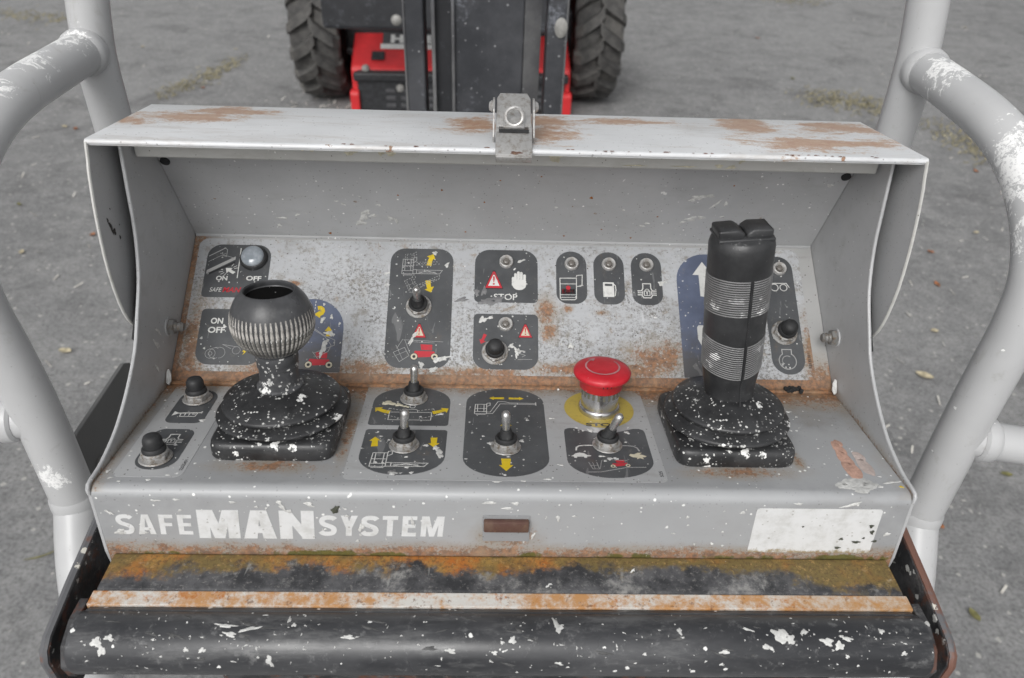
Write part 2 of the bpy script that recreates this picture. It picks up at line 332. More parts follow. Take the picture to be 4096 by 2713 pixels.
def railm():
    n = NT('pale_grey_rail_paint')      # world space
    c = n.mix(n.ss(n.noise(7, 4), .3, .7), (.43, .433, .437), (.49, .492, .495))
    c = n.mix(n.mul(n.ss(n.noise(45, 5, .7), .58, .75), .35), c, (.25, .24, .215))
    c = n.mix(n.mul(n.specks(260, .22, .22, .4, 1.5), .35), c, (.10, .09, .08))
    def ball(x, y, z, r):
        a = n.mul(n.sub(n.x, x), 1/r); b = n.mul(n.sub(n.y, y), 1/r); d = n.mul(n.sub(n.z, z), 1/r)
        return n.sub(1., n.m('SQRT', n.add(n.add(n.mul(a, a), n.mul(b, b)), n.mul(d, d))))
    p = None
    for q in ((.448, .61, 1.395, .062), (.455, .57, 1.35, .045), (.44, .77, 1.425, .036), (-.45, .80, 1.425, .035), (-.45, .73, 1.418, .035), (-.45, .67, 1.41, .025), (-.43, .53, 1.09, .02)):
        b = ball(*q); p = b if p is None else n.mx(p, b)
    wm = n.ss(n.add(p, n.mul(n.sub(n.noise(85, 7, .8, .8), .5), 4.2)), .42, .5)
    wm = n.mul(n.mul(wm, n.ss(p, -.1, .12)), n.ss(n.noise(320, 4, .8), .36, .50, .25, 1.))
    c = n.mix(n.mul(n.ss(n.noise(28, 6, .75, .6, vec=n.scl((1, 1, .35))), .57, .66), .30), c, (.33, .32, .30))
    c = n.mix(wm, c, (.83, .83, .82)); c = n.mix(n.specks(90, .2, .25, .5, 2.2), c, (.8, .8, .79))
    n.bump(n.noise(60, 4), .08, .002); return n.fin(c, .36)
M['rail'] = railm()
M['plate'] = paint('dark_mount_plate', (.13, .13, .128), .5, None, .3, .8)
M['dark'] = rubber('dark_recess', .012, .7, 0, .1)
M['clump'] = rubber('black_debris', .012, .9, 0, .1)
def groundm():
    n = NT('grey_asphalt')
    a = n.ss(n.noise(.45, 5, .6), .3, .7); b = n.noise(7, 8, .75); g = n.noise(95, 6, .8)
    c = n.mix(a, (.195, .196, .198), (.27, .27, .27)); c = n.mix(n.mul(n.ss(b, .42, .62), .55), c, (.34, .338, .334))
    c = n.mix(n.mul(n.ss(n.noise(2.6, 7, .7, .5), .50, .68), .55), c, (.10, .10, .102))
    c = n.mix(n.mul(n.ss(n.noise(1.3, 6, .7, .8, vec=n.scl((.5, 1.6, 1))), .54, .70), .40), c, (.115, .115, .117))
    c = n.mix(n.mul(n.ss(g, .47, .58), .60), c, (.085, .085, .085)); c = n.mix(n.mul(n.ss(n.noise(190, 4, .85), .53, .62), .55), c, (.46, .455, .44))
    h_ = n.noise(26, 6, .8); c = n.mix(n.mul(n.ss(h_, .52, .66), .45), c, (.10, .10, .10)); c = n.mix(n.mul(n.ss(h_, .48, .36), .35), c, (.38, .377, .37))
    c = n.mix(n.mul(n.specks(42, .36, .40, .5, 1.8), .8), c, (.46, .45, .42))
    c = n.mix(n.mul(n.specks(12, .10, .30, .5, 1.6), .8), c, (.50, .47, .40)); c = n.mix(n.mul(n.specks(16, .12, .22, .7, 1.6, n.off((7, 3, 1))), .8), c, (.045, .045, .043))
    n.bump(n.add(n.mul(b, .6), n.mul(g, .4)), .7, .010); return n.fin(c, .9, 0, .15)
M['ground'] = groundm()
def flat(name, col, rough=.6, var=.3, metal=0, sc=40):
    n = NT(name); c = n.mix(n.ss(n.noise(sc, 5, .65), .35, .7), tuple(x*(1-var) for x in col), tuple(min(1, x*(1+var)) for x in col)); return n.fin(c, rough, metal)
M['leaf_o'] = flat('dry_orange_leaf', (.30, .12, .05), .7, .5); M['leaf_p'] = flat('pale_straw_leaf', (.46, .40, .27), .7); M['leaf_g'] = flat('olive_leaf', (.17, .16, .06), .7)
M['straw'] = flat('dry_clippings', (.25, .225, .14), .8, .5); M['crumb'] = flat('pale_crumb', (.48, .46, .42), .8)
def tyrem():
    n = NT('dusty_tyre_rubber'); c = n.mix(n.ss(n.noise(16, 6, .7), .35, .7), (.036, .035, .034), (.095, .091, .086))
    c = n.mix(n.mul(n.ss(n.noise(7, 4), .55, .7), .5), c, (.14, .132, .12)); n.bump(n.noise(40, 5), .4, .01); return n.fin(c, .75)
M['tyre'] = tyrem()
def boomm(name, a, b, bl=.6):
    n = NT(name); c = n.mix(n.ss(n.noise(5, 6, .7), .35, .7), a, b); c = n.mix(n.mul(n.ss(n.mul(n.noise(9, 3), n.noise(75, 6, .8)), .29, .40), bl), c, (.22, .23, .26))
    c = n.mix(n.mul(n.specks(85, .24, .4, .3, 2.2), .7), c, (.34, .34, .35)); n.bump(n.noise(30, 4), .1, .003); return n.fin(c, .42)
M['boom'] = boomm('black_boom_paint', (.030, .032, .037), (.075, .077, .084), .75); M['boomedge'] = boomm('pale_boom_edge', (.075, .075, .08), (.17, .17, .17), .3)  # paler boom grey; on the edge plates it paints light along the edges
M['turret'] = boomm('black_turret_paint', (.020, .021, .024), (.035, .036, .04), .25)
M['mred'] = flat('red_machine_paint', (.62, .030, .034), .40, .12, 0, 6); M['mblk'] = flat('black_machine_plastic', (.024, .025, .028), .5, .4)
M['rimred'] = flat('dirty_red_rim', (.12, .03, .025), .7, .6, 0, 9)
M['mwhite'] = flat('white_decal', (.72, .72, .70), .5, .08); M['mgrey'] = flat('grey_decal', (.075, .075, .08), .5, .2)
M['bolt'] = flat('pale_bolt_and_glint', (.27, .265, .25), .5, .2)  # grey of the real bolts and of the painted highlight caps
M['floor'] = flat('grey_floor_plate', (.28, .28, .28), .55, .25)

# ------------------------------------------------------------------ object helpers
WM = {}
def ident(): return Matrix.Identity(4)
def empty(name, M4, parent=None, label=None, cat=None, group=None):
    o = bpy.data.objects.new(name, None); COL.objects.link(o); o.empty_display_size = .05
    if not isinstance(M4, Matrix): M4 = Matrix.Translation(M4)
    WM[o] = M4.copy(); o.parent = parent
    o.matrix_basis = (WM[parent].inverted() @ M4) if parent else M4
    tag(o, label, cat, group); return o
def tag(o, label=None, cat=None, group=None, kind=None):
    if label: o['label'] = label
    if cat: o['category'] = cat
    if group: o['group'] = group
    if kind: o['kind'] = kind
    return o
CACHE = {}
def ob(name, geo, mat, parent=None, M4=None, smooth=False, kind=None, key=None, angle=40):
    me = CACHE.get(key) if key else None
    if me is None:
        me = bpy.data.meshes.new(name); me.from_pydata([tuple(v) for v in geo[0]], [], geo[1]); me.update()
        bm = bmesh.new(); bm.from_mesh(me); bmesh.ops.recalc_face_normals(bm, faces=bm.faces)
        if smooth:
            for f in bm.faces: f.smooth = True
            for e in bm.edges:
                if len(e.link_faces) == 2 and e.calc_face_angle(0) > R_(angle): e.smooth = False
        bm.to_mesh(me); bm.free()
        me.materials.append(M[mat] if isinstance(mat, str) else mat)
        if key: CACHE[key] = me
    o = bpy.data.objects.new(name, me); COL.objects.link(o)
    M4 = M4 if M4 is not None else (WM[parent] if (parent is not None and parent.type == 'MESH') else ident())
    WM[o] = M4.copy(); o.parent = parent
    o.matrix_basis = (WM[parent].inverted() @ M4) if parent else M4
    if kind: o['kind'] = kind
    return o
def join(*gs):
    V, F = [], []
    for v, f in gs:
        k = len(V); V += list(v); F += [tuple(i+k for i in q) for q in f]
    return V, F
def xf(g, Mx): return [Mx @ Vector(v) for v in g[0]], g[1]
def prism(outline, h0, h1):
    n = len(outline); V = [(x, y, h0) for x, y in outline]+[(x, y, h1) for x, y in outline]
    return V, [tuple(range(n))[::-1], tuple(range(n, 2*n))]+[(i, (i+1) % n, n+(i+1) % n, n+i) for i in range(n)]
def face(outline, h=0): return [(x, y, h) for x, y in outline], [tuple(range(len(outline)))]
def xprism(outline, x0, x1):      # outline in (y,z), extruded across x
    n = len(outline); V = [(x0, y, z) for y, z in outline]+[(x1, y, z) for y, z in outline]
    return V, [tuple(range(n))[::-1], tuple(range(n, 2*n))]+[(i, (i+1) % n, n+(i+1) % n, n+i) for i in range(n)]
def box(x0, x1, y0, y1, z0, z1): return prism([(x0, y0), (x1, y0), (x1, y1), (x0, y1)], z0, z1)
def bbox(x0, x1, y0, y1, z0, z1, b=.002, seg=2):
    bm = bmesh.new(); V, F = box(x0, x1, y0, y1, z0, z1); vs = [bm.verts.new(v) for v in V]
    for f in F: bm.faces.new([vs[i] for i in f])
    bmesh.ops.bevel(bm, geom=bm.edges[:], offset=b, segments=seg, profile=.5, affect='EDGES')
    bm.verts.index_update(); r = ([v.co.copy() for v in bm.verts], [tuple(v.index for v in f.verts) for f in bm.faces]); bm.free(); return r
def bevel(geo, b, seg=2, ang=30):
    bm = bmesh.new(); vs = [bm.verts.new(v) for v in geo[0]]
    for f in geo[1]: bm.faces.new([vs[i] for i in f])
    bmesh.ops.recalc_face_normals(bm, faces=bm.faces)
    ed = [e for e in bm.edges if len(e.link_faces) == 2 and e.calc_face_angle(0) > R_(ang)]
    bmesh.ops.bevel(bm, geom=ed, offset=b, segments=seg, profile=.5, affect='EDGES')
    bm.verts.index_update(); r = ([v.co.copy() for v in bm.verts], [tuple(v.index for v in f.verts) for f in bm.faces]); bm.free(); return r
def sag(g, amp, seed):
    r = random.Random(seed); ph = [r.random()*6.28 for _ in range(4)]; V = []
    for v in g[0]:
        a = math.atan2(v[1], v[0]); q = math.hypot(v[0], v[1])/.05
        V.append((v[0]*(1+amp*14*math.sin(3*a+ph[0])*q), v[1]*(1+amp*14*math.sin(2*a+ph[1])*q), v[2]+amp*q*q*(math.sin(a+ph[2])+.6*math.sin(2*a+ph[3]+v[2]*260)+.25*math.sin(5*a+v[2]*500))))
    return V, g[1]
def lathe(prof, n=32, sx=1, sy=1):
    V, F = [], []
    for r, z in prof:
        for i in range(n):
            a = 2*math.pi*i/n; V.append((r*math.cos(a)*sx, r*math.sin(a)*sy, z))
    for k in range(len(prof)-1):
        for i in range(n): F.append((k*n+i, k*n+(i+1) % n, (k+1)*n+(i+1) % n, (k+1)*n+i))
    F.append(tuple(range(n))[::-1]); F.append(tuple((len(prof)-1)*n+i for i in range(n))); return V, F
def tube(path, r, n=20):
    P = [Vector(p) for p in path]; V, F = [], []
    t0 = (P[1]-P[0]).normalized(); up = Vector((1, 0, 0)) if abs(t0.x) < .9 else Vector((0, 1, 0))
    nrm = (up-t0*up.dot(t0)).normalized()
    for i, p in enumerate(P):
        t = (P[min(i+1, len(P)-1)]-P[max(i-1, 0)]).normalized(); nrm = (nrm-t*nrm.dot(t)).normalized(); b = t.cross(nrm)
        rr = r[i] if isinstance(r, (list, tuple)) else r
        for k in range(n): a = 2*math.pi*k/n; V.append(p+(nrm*math.cos(a)+b*math.sin(a))*rr)
    for i in range(len(P)-1):
        for k in range(n): F.append((i*n+k, i*n+(k+1) % n, (i+1)*n+(k+1) % n, (i+1)*n+k))
    F.append(tuple(range(n))[::-1]); F.append(tuple((len(P)-1)*n+k for k in range(n))); return V, F
def smoothpath(P, k=5):
    P = [Vector(p) for p in P]; out = []
    for i in range(len(P)-1):
        p0, p1, p2, p3 = P[max(i-1, 0)], P[i], P[i+1], P[min(i+2, len(P)-1)]
        for j in range(k):
            t = j/k; out.append(.5*((2*p1)+(p2-p0)*t+(2*p0-5*p1+4*p2-p3)*t*t+(3*p1-p0-3*p2+p3)*t**3))
    return out+[P[-1]]
def rrect(u0, u1, v0, v1, tl, tr, br, bl, n=8):      # corners (rx,ry) or r; top = v1
    def c(r): return r if isinstance(r, tuple) else (r, r)
    o = []
    for (cx, cy, sx, sy, r, a0) in ((u1, v1, -1, -1, c(tr), 0), (u0, v1, 1, -1, c(tl), 90), (u0, v0, 1, 1, c(bl), 180), (u1, v0, -1, 1, c(br), 270)):
        for i in range(n+1):
            a = R_(a0+90*i/n); o.append((cx+sx*r[0]+r[0]*math.cos(a), cy+sy*r[1]+r[1]*math.sin(a)))
    return o
def stroke(pts, wd, h, closed=False, dash=None):
    out = []
    if closed: pts = list(pts)+[pts[0]]
    for (a, b) in zip(pts[:-1], pts[1:]):
        a, b = Vector(a), Vector(b); L = (b-a).length
        if L < 1e-6: continue
        d = (b-a)/L; q = Vector((-d.y, d.x))*wd/2; segs = [(0, L)]
        if dash: segs = [(s, min(s+dash[0], L)) for s in [i*(dash[0]+dash[1]) for i in range(int(L/(dash[0]+dash[1]))+1)] if s < L]
        for s0, s1 in segs:
            ex = wd/2 if not dash else 0
            p, r = a+d*(s0-ex), a+d*(s1+ex)
            out.append(([(p+q).to_tuple()+(h,), (p-q).to_tuple()+(h,), (r-q).to_tuple()+(h,), (r+q).to_tuple()+(h,)], [(0, 1, 2, 3)]))
            h += 2e-6
    return join(*out)
def arc(cx, cy, r, a0, a1, n=16): return [(cx+r*math.cos(R_(a0+(a1-a0)*i/n)), cy+r*math.sin(R_(a0+(a1-a0)*i/n))) for i in range(n+1)]
def arrow(x, y, ang, L, wd, hw, hl, h, bend=0):
    """straight or slightly curved block arrow outline, tail at x,y"""
    pts_l, pts_r = [], []
    n = 5; p = Vector((x, y)); a = R_(ang)
    for i in range(n+1):
        q = Vector((-math.sin(a), math.cos(a)))*wd/2*(1-.18*i/n); pts_l.append(p+q); pts_r.append(p-q)
        if i < n: p = p+Vector((math.cos(a), math.sin(a)))*(L-hl)/n; a += R_(bend)/n
    q = Vector((-math.sin(a), math.cos(a)))*hw/2
    return face([v.to_tuple() for v in pts_l+[p+q, p+Vector((math.cos(a), math.sin(a)))*hl, p-q]+pts_r[::-1]], h)
def text(s, u0, u1, v0, v1, h, bold=.0, shear=0., rot=0):
    c = bpy.data.curves.new('t', 'FONT'); c.body = s; c.size = 1; c.offset = bold; c.shear = shear; c.resolution_u = 4
    o = bpy.data.objects.new('t', c); COL.objects.link(o)
    bpy.context.view_layer.update()
    me = bpy.data.meshes.new_from_object(o.evaluated_get(bpy.context.evaluated_depsgraph_get()))
    V = [v.co.copy() for v in me.vertices]; F = [tuple(p.vertices) for p in me.polygons]
    bpy.data.objects.remove(o); bpy.data.curves.remove(c); bpy.data.meshes.remove(me)
    if rot: V = [Vector((-v.y, v.x, 0)) for v in V]
    x0, x1 = min(v.x for v in V), max(v.x for v in V); y0, y1 = min(v.y for v in V), max(v.y for v in V)
    return [(u0+(v.x-x0)/(x1-x0)*(u1-u0), v0+(v.y-y0)/(y1-y0)*(v1-v0), h) for v in V], F
def mm(g): return [Vector(v)*.001 for v in g[0]], g[1]
def blob(u, v, ru, rv, ang=0, h=.0004, rnd=random, n=20, rag=.42):
    """small raised paint blot: ragged rim, low dome"""
    a0 = R_(ang); rim = []; mid = []
    ph = rnd.random()*6
    for i in range(n):
        a = 2*math.pi*i/n; k = 1+rag*(rnd.random()-.5)*.7+rag*.55*math.sin(3*a+ph)+rag*.4*math.sin(5*a+ph*2.3)
        x, y = ru*k*math.cos(a), rv*k*math.sin(a)
        X, Y = x*math.cos(a0)-y*math.sin(a0), x*math.sin(a0)+y*math.cos(a0)
        rim.append((u+X, v+Y, 0.00004)); mid.append((u+X*.72, v+Y*.72, h))
    V = rim+mid; F = [(i, (i+1) % n, n+(i+1) % n, n+i) for i in range(n)]+[tuple(range(n, 2*n))]
    return V, F
def frame(o, e, x=(1, 0, 0)):      # plane frame: x across, e up the sheet, normal out
    x = Vector(x); e = Vector(e).normalized(); n = x.cross(e)
    return Matrix(((x.x, e.x, n.x, o[0]), (x.y, e.y, n.y, o[1]), (x.z, e.z, n.z, o[2]), (0, 0, 0, 1)))
A, B, C, D = (.3863, 1.1575), (.3926, 1.2186), (.5428, 1.1961), (.6682, 1.2790)
E_, LF, LR = (.6280, 1.3705), (.5445, 1.4195), (.6719, 1.4048)
def fr(p, q): return frame((0,)+p, (0, q[0]-p[0], q[1]-p[1]))
DECK, PANEL, HOOD, LID, FACE = fr(B, C), fr(C, D), fr(D, E_), fr(LF, LR), fr(A, B)

# ------------------------------------------------------------------ ground
gp = [(-40, -20), (40, -20), (40, 80), (-40, 80)]
g = ob('ground', face(gp, 0), 'ground'); g['kind'] = 'structure'; g['label'] = 'worn grey asphalt yard'

# ------------------------------------------------------------------ control console
con = empty('control_console', (0, .5, 1.10), None, 'grey sheet metal control console with two joysticks, toggles and open lid', 'control panel')
# deck and front face: one bent sheet
def bent_sheet():
    prof = [(.1519, 0), (.008, 0)]
    r = .008
    for i in range(1, 9):
        a = R_(92*i/8); prof.append((.008-r*math.sin(a), -r*(1-math.cos(a))))
    prof += [(.0005, -.012), (.0028, -.0613), (.0048, -.105)]
    nx = 2; V, F = [], []
    xs = [-.2995, .2995]
    for y, z in prof: V += [(x, y, z) for x in xs]
    for y, z in prof: V += [(x, y+(.0015 if z < -.004 else 0), z-(.0015 if z > -.009 else 0)) for x in xs]
    n = len(prof)
    for i in range(n-1):
        F.append((2*i, 2*i+1, 2*i+3, 2*i+2)); k = 2*n; F.append((k+2*i, k+2*i+2, k+2*i+3, k+2*i+1))
        F.append((2*i, 2*i+2, k+2*i+2, k+2*i)); F.append((2*i+1, k+2*i+1, k+2*i+3, 2*i+3))
    return V, F
deck = ob('deck_sheet', bent_sheet(), 'deck', con, DECK, True, angle=60)
panel = ob('back_panel', box(-.2995, .2995, .0005, .1500, -.0015, 0), 'panel', con, PANEL)
hood = ob('hood_panel', box(-.2995, .2995, .0008, .138, -.0015, 0), 'hood', con, HOOD)
weld = ob('hood_seam', tube([(-.299, .0, .0006), (.299, .0, .0006)], .0016, 8), 'hood', hood, HOOD)
bead = [(x/1000+random.Random(x).uniform(-.001, .001), .1508, .0005) for x in range(-297, 298, 9)]
ob('weld_bead', tube(bead, [.0016+random.Random(i).random()*.0012 for i in range(len(bead))], 8), 'deck', deck, DECK, True)
cheek_edge = [(.3926, 1.2125), (.3945, 1.2195), (.411, 1.2192), (.4244, 1.2203), (.4488, 1.2255), (.4785, 1.2390), (.5061, 1.2575), (.5245, 1.2785), (.5440, 1.3037), (.5580, 1.3362), (.5650, 1.3702), (.5720, 1.4075)]
ce = [(p.x, p.y) for p in [Vector((v[0], v[1])) for v in smoothpath([(a, b, 0) for a, b in cheek_edge], 3)]]
outl = ce+[(.665, 1.398), (.70, 1.31), (.70, 1.12), (.45, 1.07), (.392, 1.07), (.3866, 1.1575)]
for s in (-1, 1):
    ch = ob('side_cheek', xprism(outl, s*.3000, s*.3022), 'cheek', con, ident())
    rim = [(s*.3011, y, z) for y, z in ce]
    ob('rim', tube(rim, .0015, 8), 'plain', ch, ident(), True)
    # threaded stop bolt through the cheek
    by, bz = (.5685, 1.2389)
    bo = ob('stop_bolt', join(xf(lathe([(.0075, 0), (.0078, .002), (.0072, .0055), (.006, .006)], 6), Matrix.Rotation(R_(-90*s), 4, 'Y')),
            xf(lathe([(.0042, .005), (.0046, .006), (.0040, .0075), (.0046, .009), (.0040, .0105), (.0044, .012), (.003, .0135)], 12), Matrix.Rotation(R_(-90*s), 4, 'Y'))),
            'rustbolt', con, Matrix.Translation((s*.2999, by, bz)))
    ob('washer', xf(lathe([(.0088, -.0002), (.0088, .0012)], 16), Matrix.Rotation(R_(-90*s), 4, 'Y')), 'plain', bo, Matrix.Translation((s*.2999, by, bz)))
    gapg = [(-.0010, .003), (.0016, .001), (.0034, .005), (.0030, .011), (.0008, .0155), (-.001, .014)]
    ob('corner_gap_light', xf(bevel(prism(gapg, 0, .0022), .0006), Matrix.Scale(-s, 4, (1, 0, 0))), M['vinyl'] if 0 else 'splat', con, DECK @ Matrix.Translation((s*.2980, .1435, .001)) @ Matrix.Rotation(R_(60), 4, 'X'))  # white tab painted in for light showing through the corner gap
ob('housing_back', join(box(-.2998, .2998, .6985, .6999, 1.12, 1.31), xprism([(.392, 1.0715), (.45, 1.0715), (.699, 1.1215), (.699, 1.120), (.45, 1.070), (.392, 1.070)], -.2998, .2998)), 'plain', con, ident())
# small holes at the upper hood corners
for s in (-1, 1):
    ob('drain_hole', lathe([(.0042, 0), (.0042, .0012), (.002, .0016)], 16), 'dark', hood, HOOD @ Matrix.Translation((s*.2945, .099, .0002)))

# lid
def lidsheet():
    prof = [(.1285, -.014), (.1285, -.004), (.126, -.001), (.122, 0)]+[(.0024, 0)]
    for i in range(1, 7):
        a = R_(95*i/6); prof.append((.0024-.0024*math.sin(a), -.0024*(1-math.cos(a))))
    prof += [(.0002, -.0032)]
    V, F = [], []; n = len(prof)
    def hw(y): return .3125 if y < .118 else .3125-(y-.118)*.35
    for y, z in prof: V += [(-hw(y), y, z), (hw(y), y, z)]
    for y, z in prof: V += [(-hw(y), y+(.0016 if y < .003 else (-.0016 if y > .127 else 0)), z-.0016), (hw(y), y+(.0016 if y < .003 else (-.0016 if y > .127 else 0)), z-.0016)]
    k = 2*n
    for i in range(n-1):
        F += [(2*i, 2*i+1, 2*i+3, 2*i+2), (k+2*i, k+2*i+2, k+2*i+3, k+2*i+1), (2*i, 2*i+2, k+2*i+2, k+2*i), (2*i+1, k+2*i+1, k+2*i+3, 2*i+3)]
    return V, F
lid = ob('lid', lidsheet(), 'lid', con, LID, True, angle=60)
lid['label'] = 'open hinged lid with rust patches on its pale top'
fl = [(.5448, 1.4175), (.5405, 1.4050), (.5359, 1.3934), (.5275, 1.3600), (.5225, 1.3195), (.5260, 1.2820), (.5380, 1.2595), (.560, 1.236), (.60, 1.217), (.65, 1.215), (.69, 1.24), (.705, 1.30), (.6720, 1.4025)]
fls = [(v.x, v.y) for v in smoothpath([(a, b, 0) for a, b in fl], 3)]
for s in (-1, 1):
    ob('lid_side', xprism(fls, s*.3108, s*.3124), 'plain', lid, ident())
    ob('edge_bead', tube([(s*.3117, y, z) for y, z in fls[:24]], .0013, 6), 'strip', lid, ident(), True)
    ob('gap_shade', tube([(s*.3062, y+.016, z) for y, z in ce[18:]], .0035, 8), 'dark', con, ident(), True)  # dark tube painting the shade in the gap beside the cheek
ob('lid_lip', bevel(xprism([(.5865, 1.3900), (.5890, 1.3885), (.5905, 1.3900), (.5905, 1.4120), (.5865, 1.4125)], -.2980, .2980), .0008), 'strip', lid, ident())

# latch on the lid's front edge
LT = frame((.0005, .5425, 1.4165), (0, .91, .415))
la = empty('latch', LT, con, 'grey toggle latch with a lifting eye at the middle of the lid'); 
ob('base_plate', bbox(-.0125, .0125, .010, .045, -.001, .001, .0006), 'zinc', la, LID @ Matrix.Translation((0, 0, .0012)))
lev = [(-.0136, -.010), (.0136, -.010), (.0134, .022), (.0130, .058), (.0110, .0625), (-.0110, .0625), (-.0130, .058), (-.0134, .022)]
def lever():
    hole_v0, hole_v1 = .021, .0255
    a = bevel(prism([(-.0138, -.0035), (.0138, -.0035), (.0136, .021), (-.0136, .021)], 0, .0024), .0007)
    b = bevel(prism([(.0134, .0255), (.0130, .056), (.0105, .0615), (-.0105, .0615), (-.0130, .056), (-.0134, .0255)], .0, .0028), .0008)
    side = join(bbox(-.0136, -.0110, .019, .029, .0002, .0024, .0004), bbox(.0110, .0136, .019, .029, .0002, .0024, .0004))
    lip = bevel(prism([(-.0132, -.0050), (.0132, -.0050), (.0134, -.0030), (-.0134, -.0030)], -.0040, .0020), .0006)
    return join(a, b, side, lip)
ob('lever', lever(), 'zinc', la, LT, True)
ob('slot', box(-.0112, .0112, .0190, .0226, .0022, .0030), 'dark', la, LT)
ob('rust_patch', mm(blob(1.5, -1.0, 4.2, 1.6, 4, .15, random.Random(3))), 'brown', la, LT @ Matrix.Translation((0, 0, .0024)))
ey = []
for i in range(25):
    a = 2*math.pi*i/24; q = .0068+.0068*math.cos(a); ey.append((.0066*math.sin(a), .0250+q*.72, .0040+q*.66))
ob('eye', join(tube(ey, .0016, 8), bbox(-.0080, .0080, .0225, .0275, .0022, .0050, .0008)), 'zinc', la, LT, True)
for s in (-1, 1):
    ear = ob('ear', bevel(prism([(0, 0), (.030, 0), (.036, .004), (.036, .012), (.030, .0155), (.020, .0150), (0, .006)], -.0008, .0008), .0005), 'zinc', la,
       LT @ Matrix.Translation((s*.0152, .019, -.008)) @ Matrix(((0, 0, 1, 0), (1, 0, 0, 0), (0, 1, 0, 0), (0, 0, 0, 1))))
    ob('rivet', lathe([(.0042, 0), (.0045, .001), (.003, .003), (.001, .0034)], 14), 'zinc', la, LT @ Matrix.Translation((s*.0158, .049, .0005)) @ Matrix.Rotation(R_(90*s), 4, 'Y'), True, key='rivet')

# ------------------------------------------------------------------ stickers (object space metres; drawn in mm)
def printed(name, parent, geo, mat, F_): return ob(name, mm(geo), mat, parent, F_)
H1, H2, H3, H4 = .30, .38, .46, .54       # film, pad, symbol, over-print heights in mm
def pill(name, parent, F_, o, mat='pad'): return printed(name, parent, face(o, H2), mat, F_)
def tri_sign(parent, F_, x, y, wd, cream='inkw'):
    h = wd*1.05
    def t(s, dy=0): return [(x-wd/2*s, y-h*.42*s+dy), (x+wd/2*s, y-h*.42*s+dy), (x+.06*wd*s, y+h*.58*s+dy), (x-.06*wd*s, y+h*.58*s+dy)]
    printed('warning_triangle', parent, join(face(t(1.12), H3-.02), ), 'inkk', F_); printed('warning_triangle', parent, face(t(1.0), H3), 'inkr', F_)
    printed('triangle_field', parent, face(t(.66, -.01*wd), H3+.03), cream, F_)
    printed('exclamation_mark', parent, join(face([(x-.055*wd, y+.30*wd), (x+.055*wd, y+.30*wd), (x+.025*wd, y-.06*wd), (x-.025*wd, y-.06*wd)], H4), face(arc(x, y-.18*wd, .06*wd, 0, 330, 9), H4)), 'inkr', F_)
def basket(parent, F_, x, y, s, mat='inkline', wd=.7, dash=None, jib=True, rot=0, mirror=1):
    L = [[(0, 0), (10.5, 0), (10.5, 15.5), (.6, 15.5), (0, 0)], [(2.6, 3.4), (2.6, 15.5)], [(8.2, 3.4), (8.2, 15.5)], [(0, 3.4), (10.5, 3.4)], [(.3, 8.5), (10.5, 8.5)], [(10.5, 12), (13.5, 14), (13.5, 18), (10.8, 17.2), (10.5, 15.5)], [(1.5, -1.2), (9.5, -1.2)]]
    if jib: L += [[(10.5, 4.5), (14, 4.5), (14, .4), (10.5, .4)], [(14, 4.2), (38, 4.2)], [(14, .4), (36, .4), (38.5, 4.2)], [(16, .8), (24, 3.6), (33, .8)], [(16, 2.2), (32, 2.2)]]
    c, sn = math.cos(R_(rot)), math.sin(R_(rot)); G = []
    for i, l in enumerate(L):
        G.append(stroke([(x+mirror*s*(a*c-b*sn), y+s*(a*sn+b*c)) for a, b in l], wd, H3+i*.004, dash=dash))
    return printed('platform_drawing', parent, join(*G), mat, F_)
def carriage(parent, F_, x, y, s, tilt=0):
    c, sn = math.cos(R_(tilt)), math.sin(R_(tilt))
    def T(P): return [(x+s*(a*c-b*sn), y+s*(a*sn+b*c)) for a, b in P]
    printed('machine_drawing', parent, join(face(T([(-10, 1.5), (-9, 6), (9, 5.6), (10.5, 2.5), (8, .2), (-7, -.6)]), H3), face(T([(-3, 7), (7, 6.6), (7, 12.2), (-4, 12.6)]), H3)), 'inkr', F_)
    for w_ in (-9.5, 9.5):
        cx, cy = T([(w_, .2)])[0]
        printed('wheel_drawing', parent, face(arc(cx, cy, 3.6*s, 0, 345, 16), H3+.03), 'inkk', F_); printed('wheel_drawing', parent, face(arc(cx, cy, 3.1*s, 0, 345, 16), H3+.05), 'inkcream', F_)
        printed('wheel_drawing', parent, face(arc(cx, cy, 1.5*s, 0, 330, 12), H3+.07), 'inkk', F_)
def lock(parent, F_, x, y, s=1):
    G = [stroke([(-8.6, 1.6), (-5.2, 1.6), (-3.8, 4.4), (-3.8, 9.2), (3.8, 9.2), (3.8, 4.4), (5.2, 1.6), (8.6, 1.6)], 1.0, H3), stroke([(-8.6, -2.6), (-5.2, -2.6), (-3.4, -5.6), (3.4, -5.6), (5.2, -2.6), (8.6, -2.6)], 1.0, H3+.004),
         stroke([(-8.6, -.5), (-4.2, -.5)], .8, H3+.008), stroke([(8.6, -.5), (4.2, -.5)], .8, H3+.008), stroke([(-2.7, -3.2), (2.7, -3.2), (2.7, 1.4), (-2.7, 1.4)], .7, H3+.012, True), stroke(arc(0, 1.6, 1.9, 0, 180, 8), .7, H3+.016),
         stroke([(-4.2, -2), (-4.2, 1)], .7, H3+.012), stroke([(4.2, -2), (4.2, 1)], .7, H3+.012), face(arc(0, -.4, .9, 0, 320, 8), H3), stroke([(0, -.6), (0, -2.2)], .7, H3+.02)]
    G = join(*G); return printed('lock_drawing', parent, ([(x+v[0]*s, y+v[1]*s, v[2]) for v in G[0]], G[1]), 'inkw', F_)

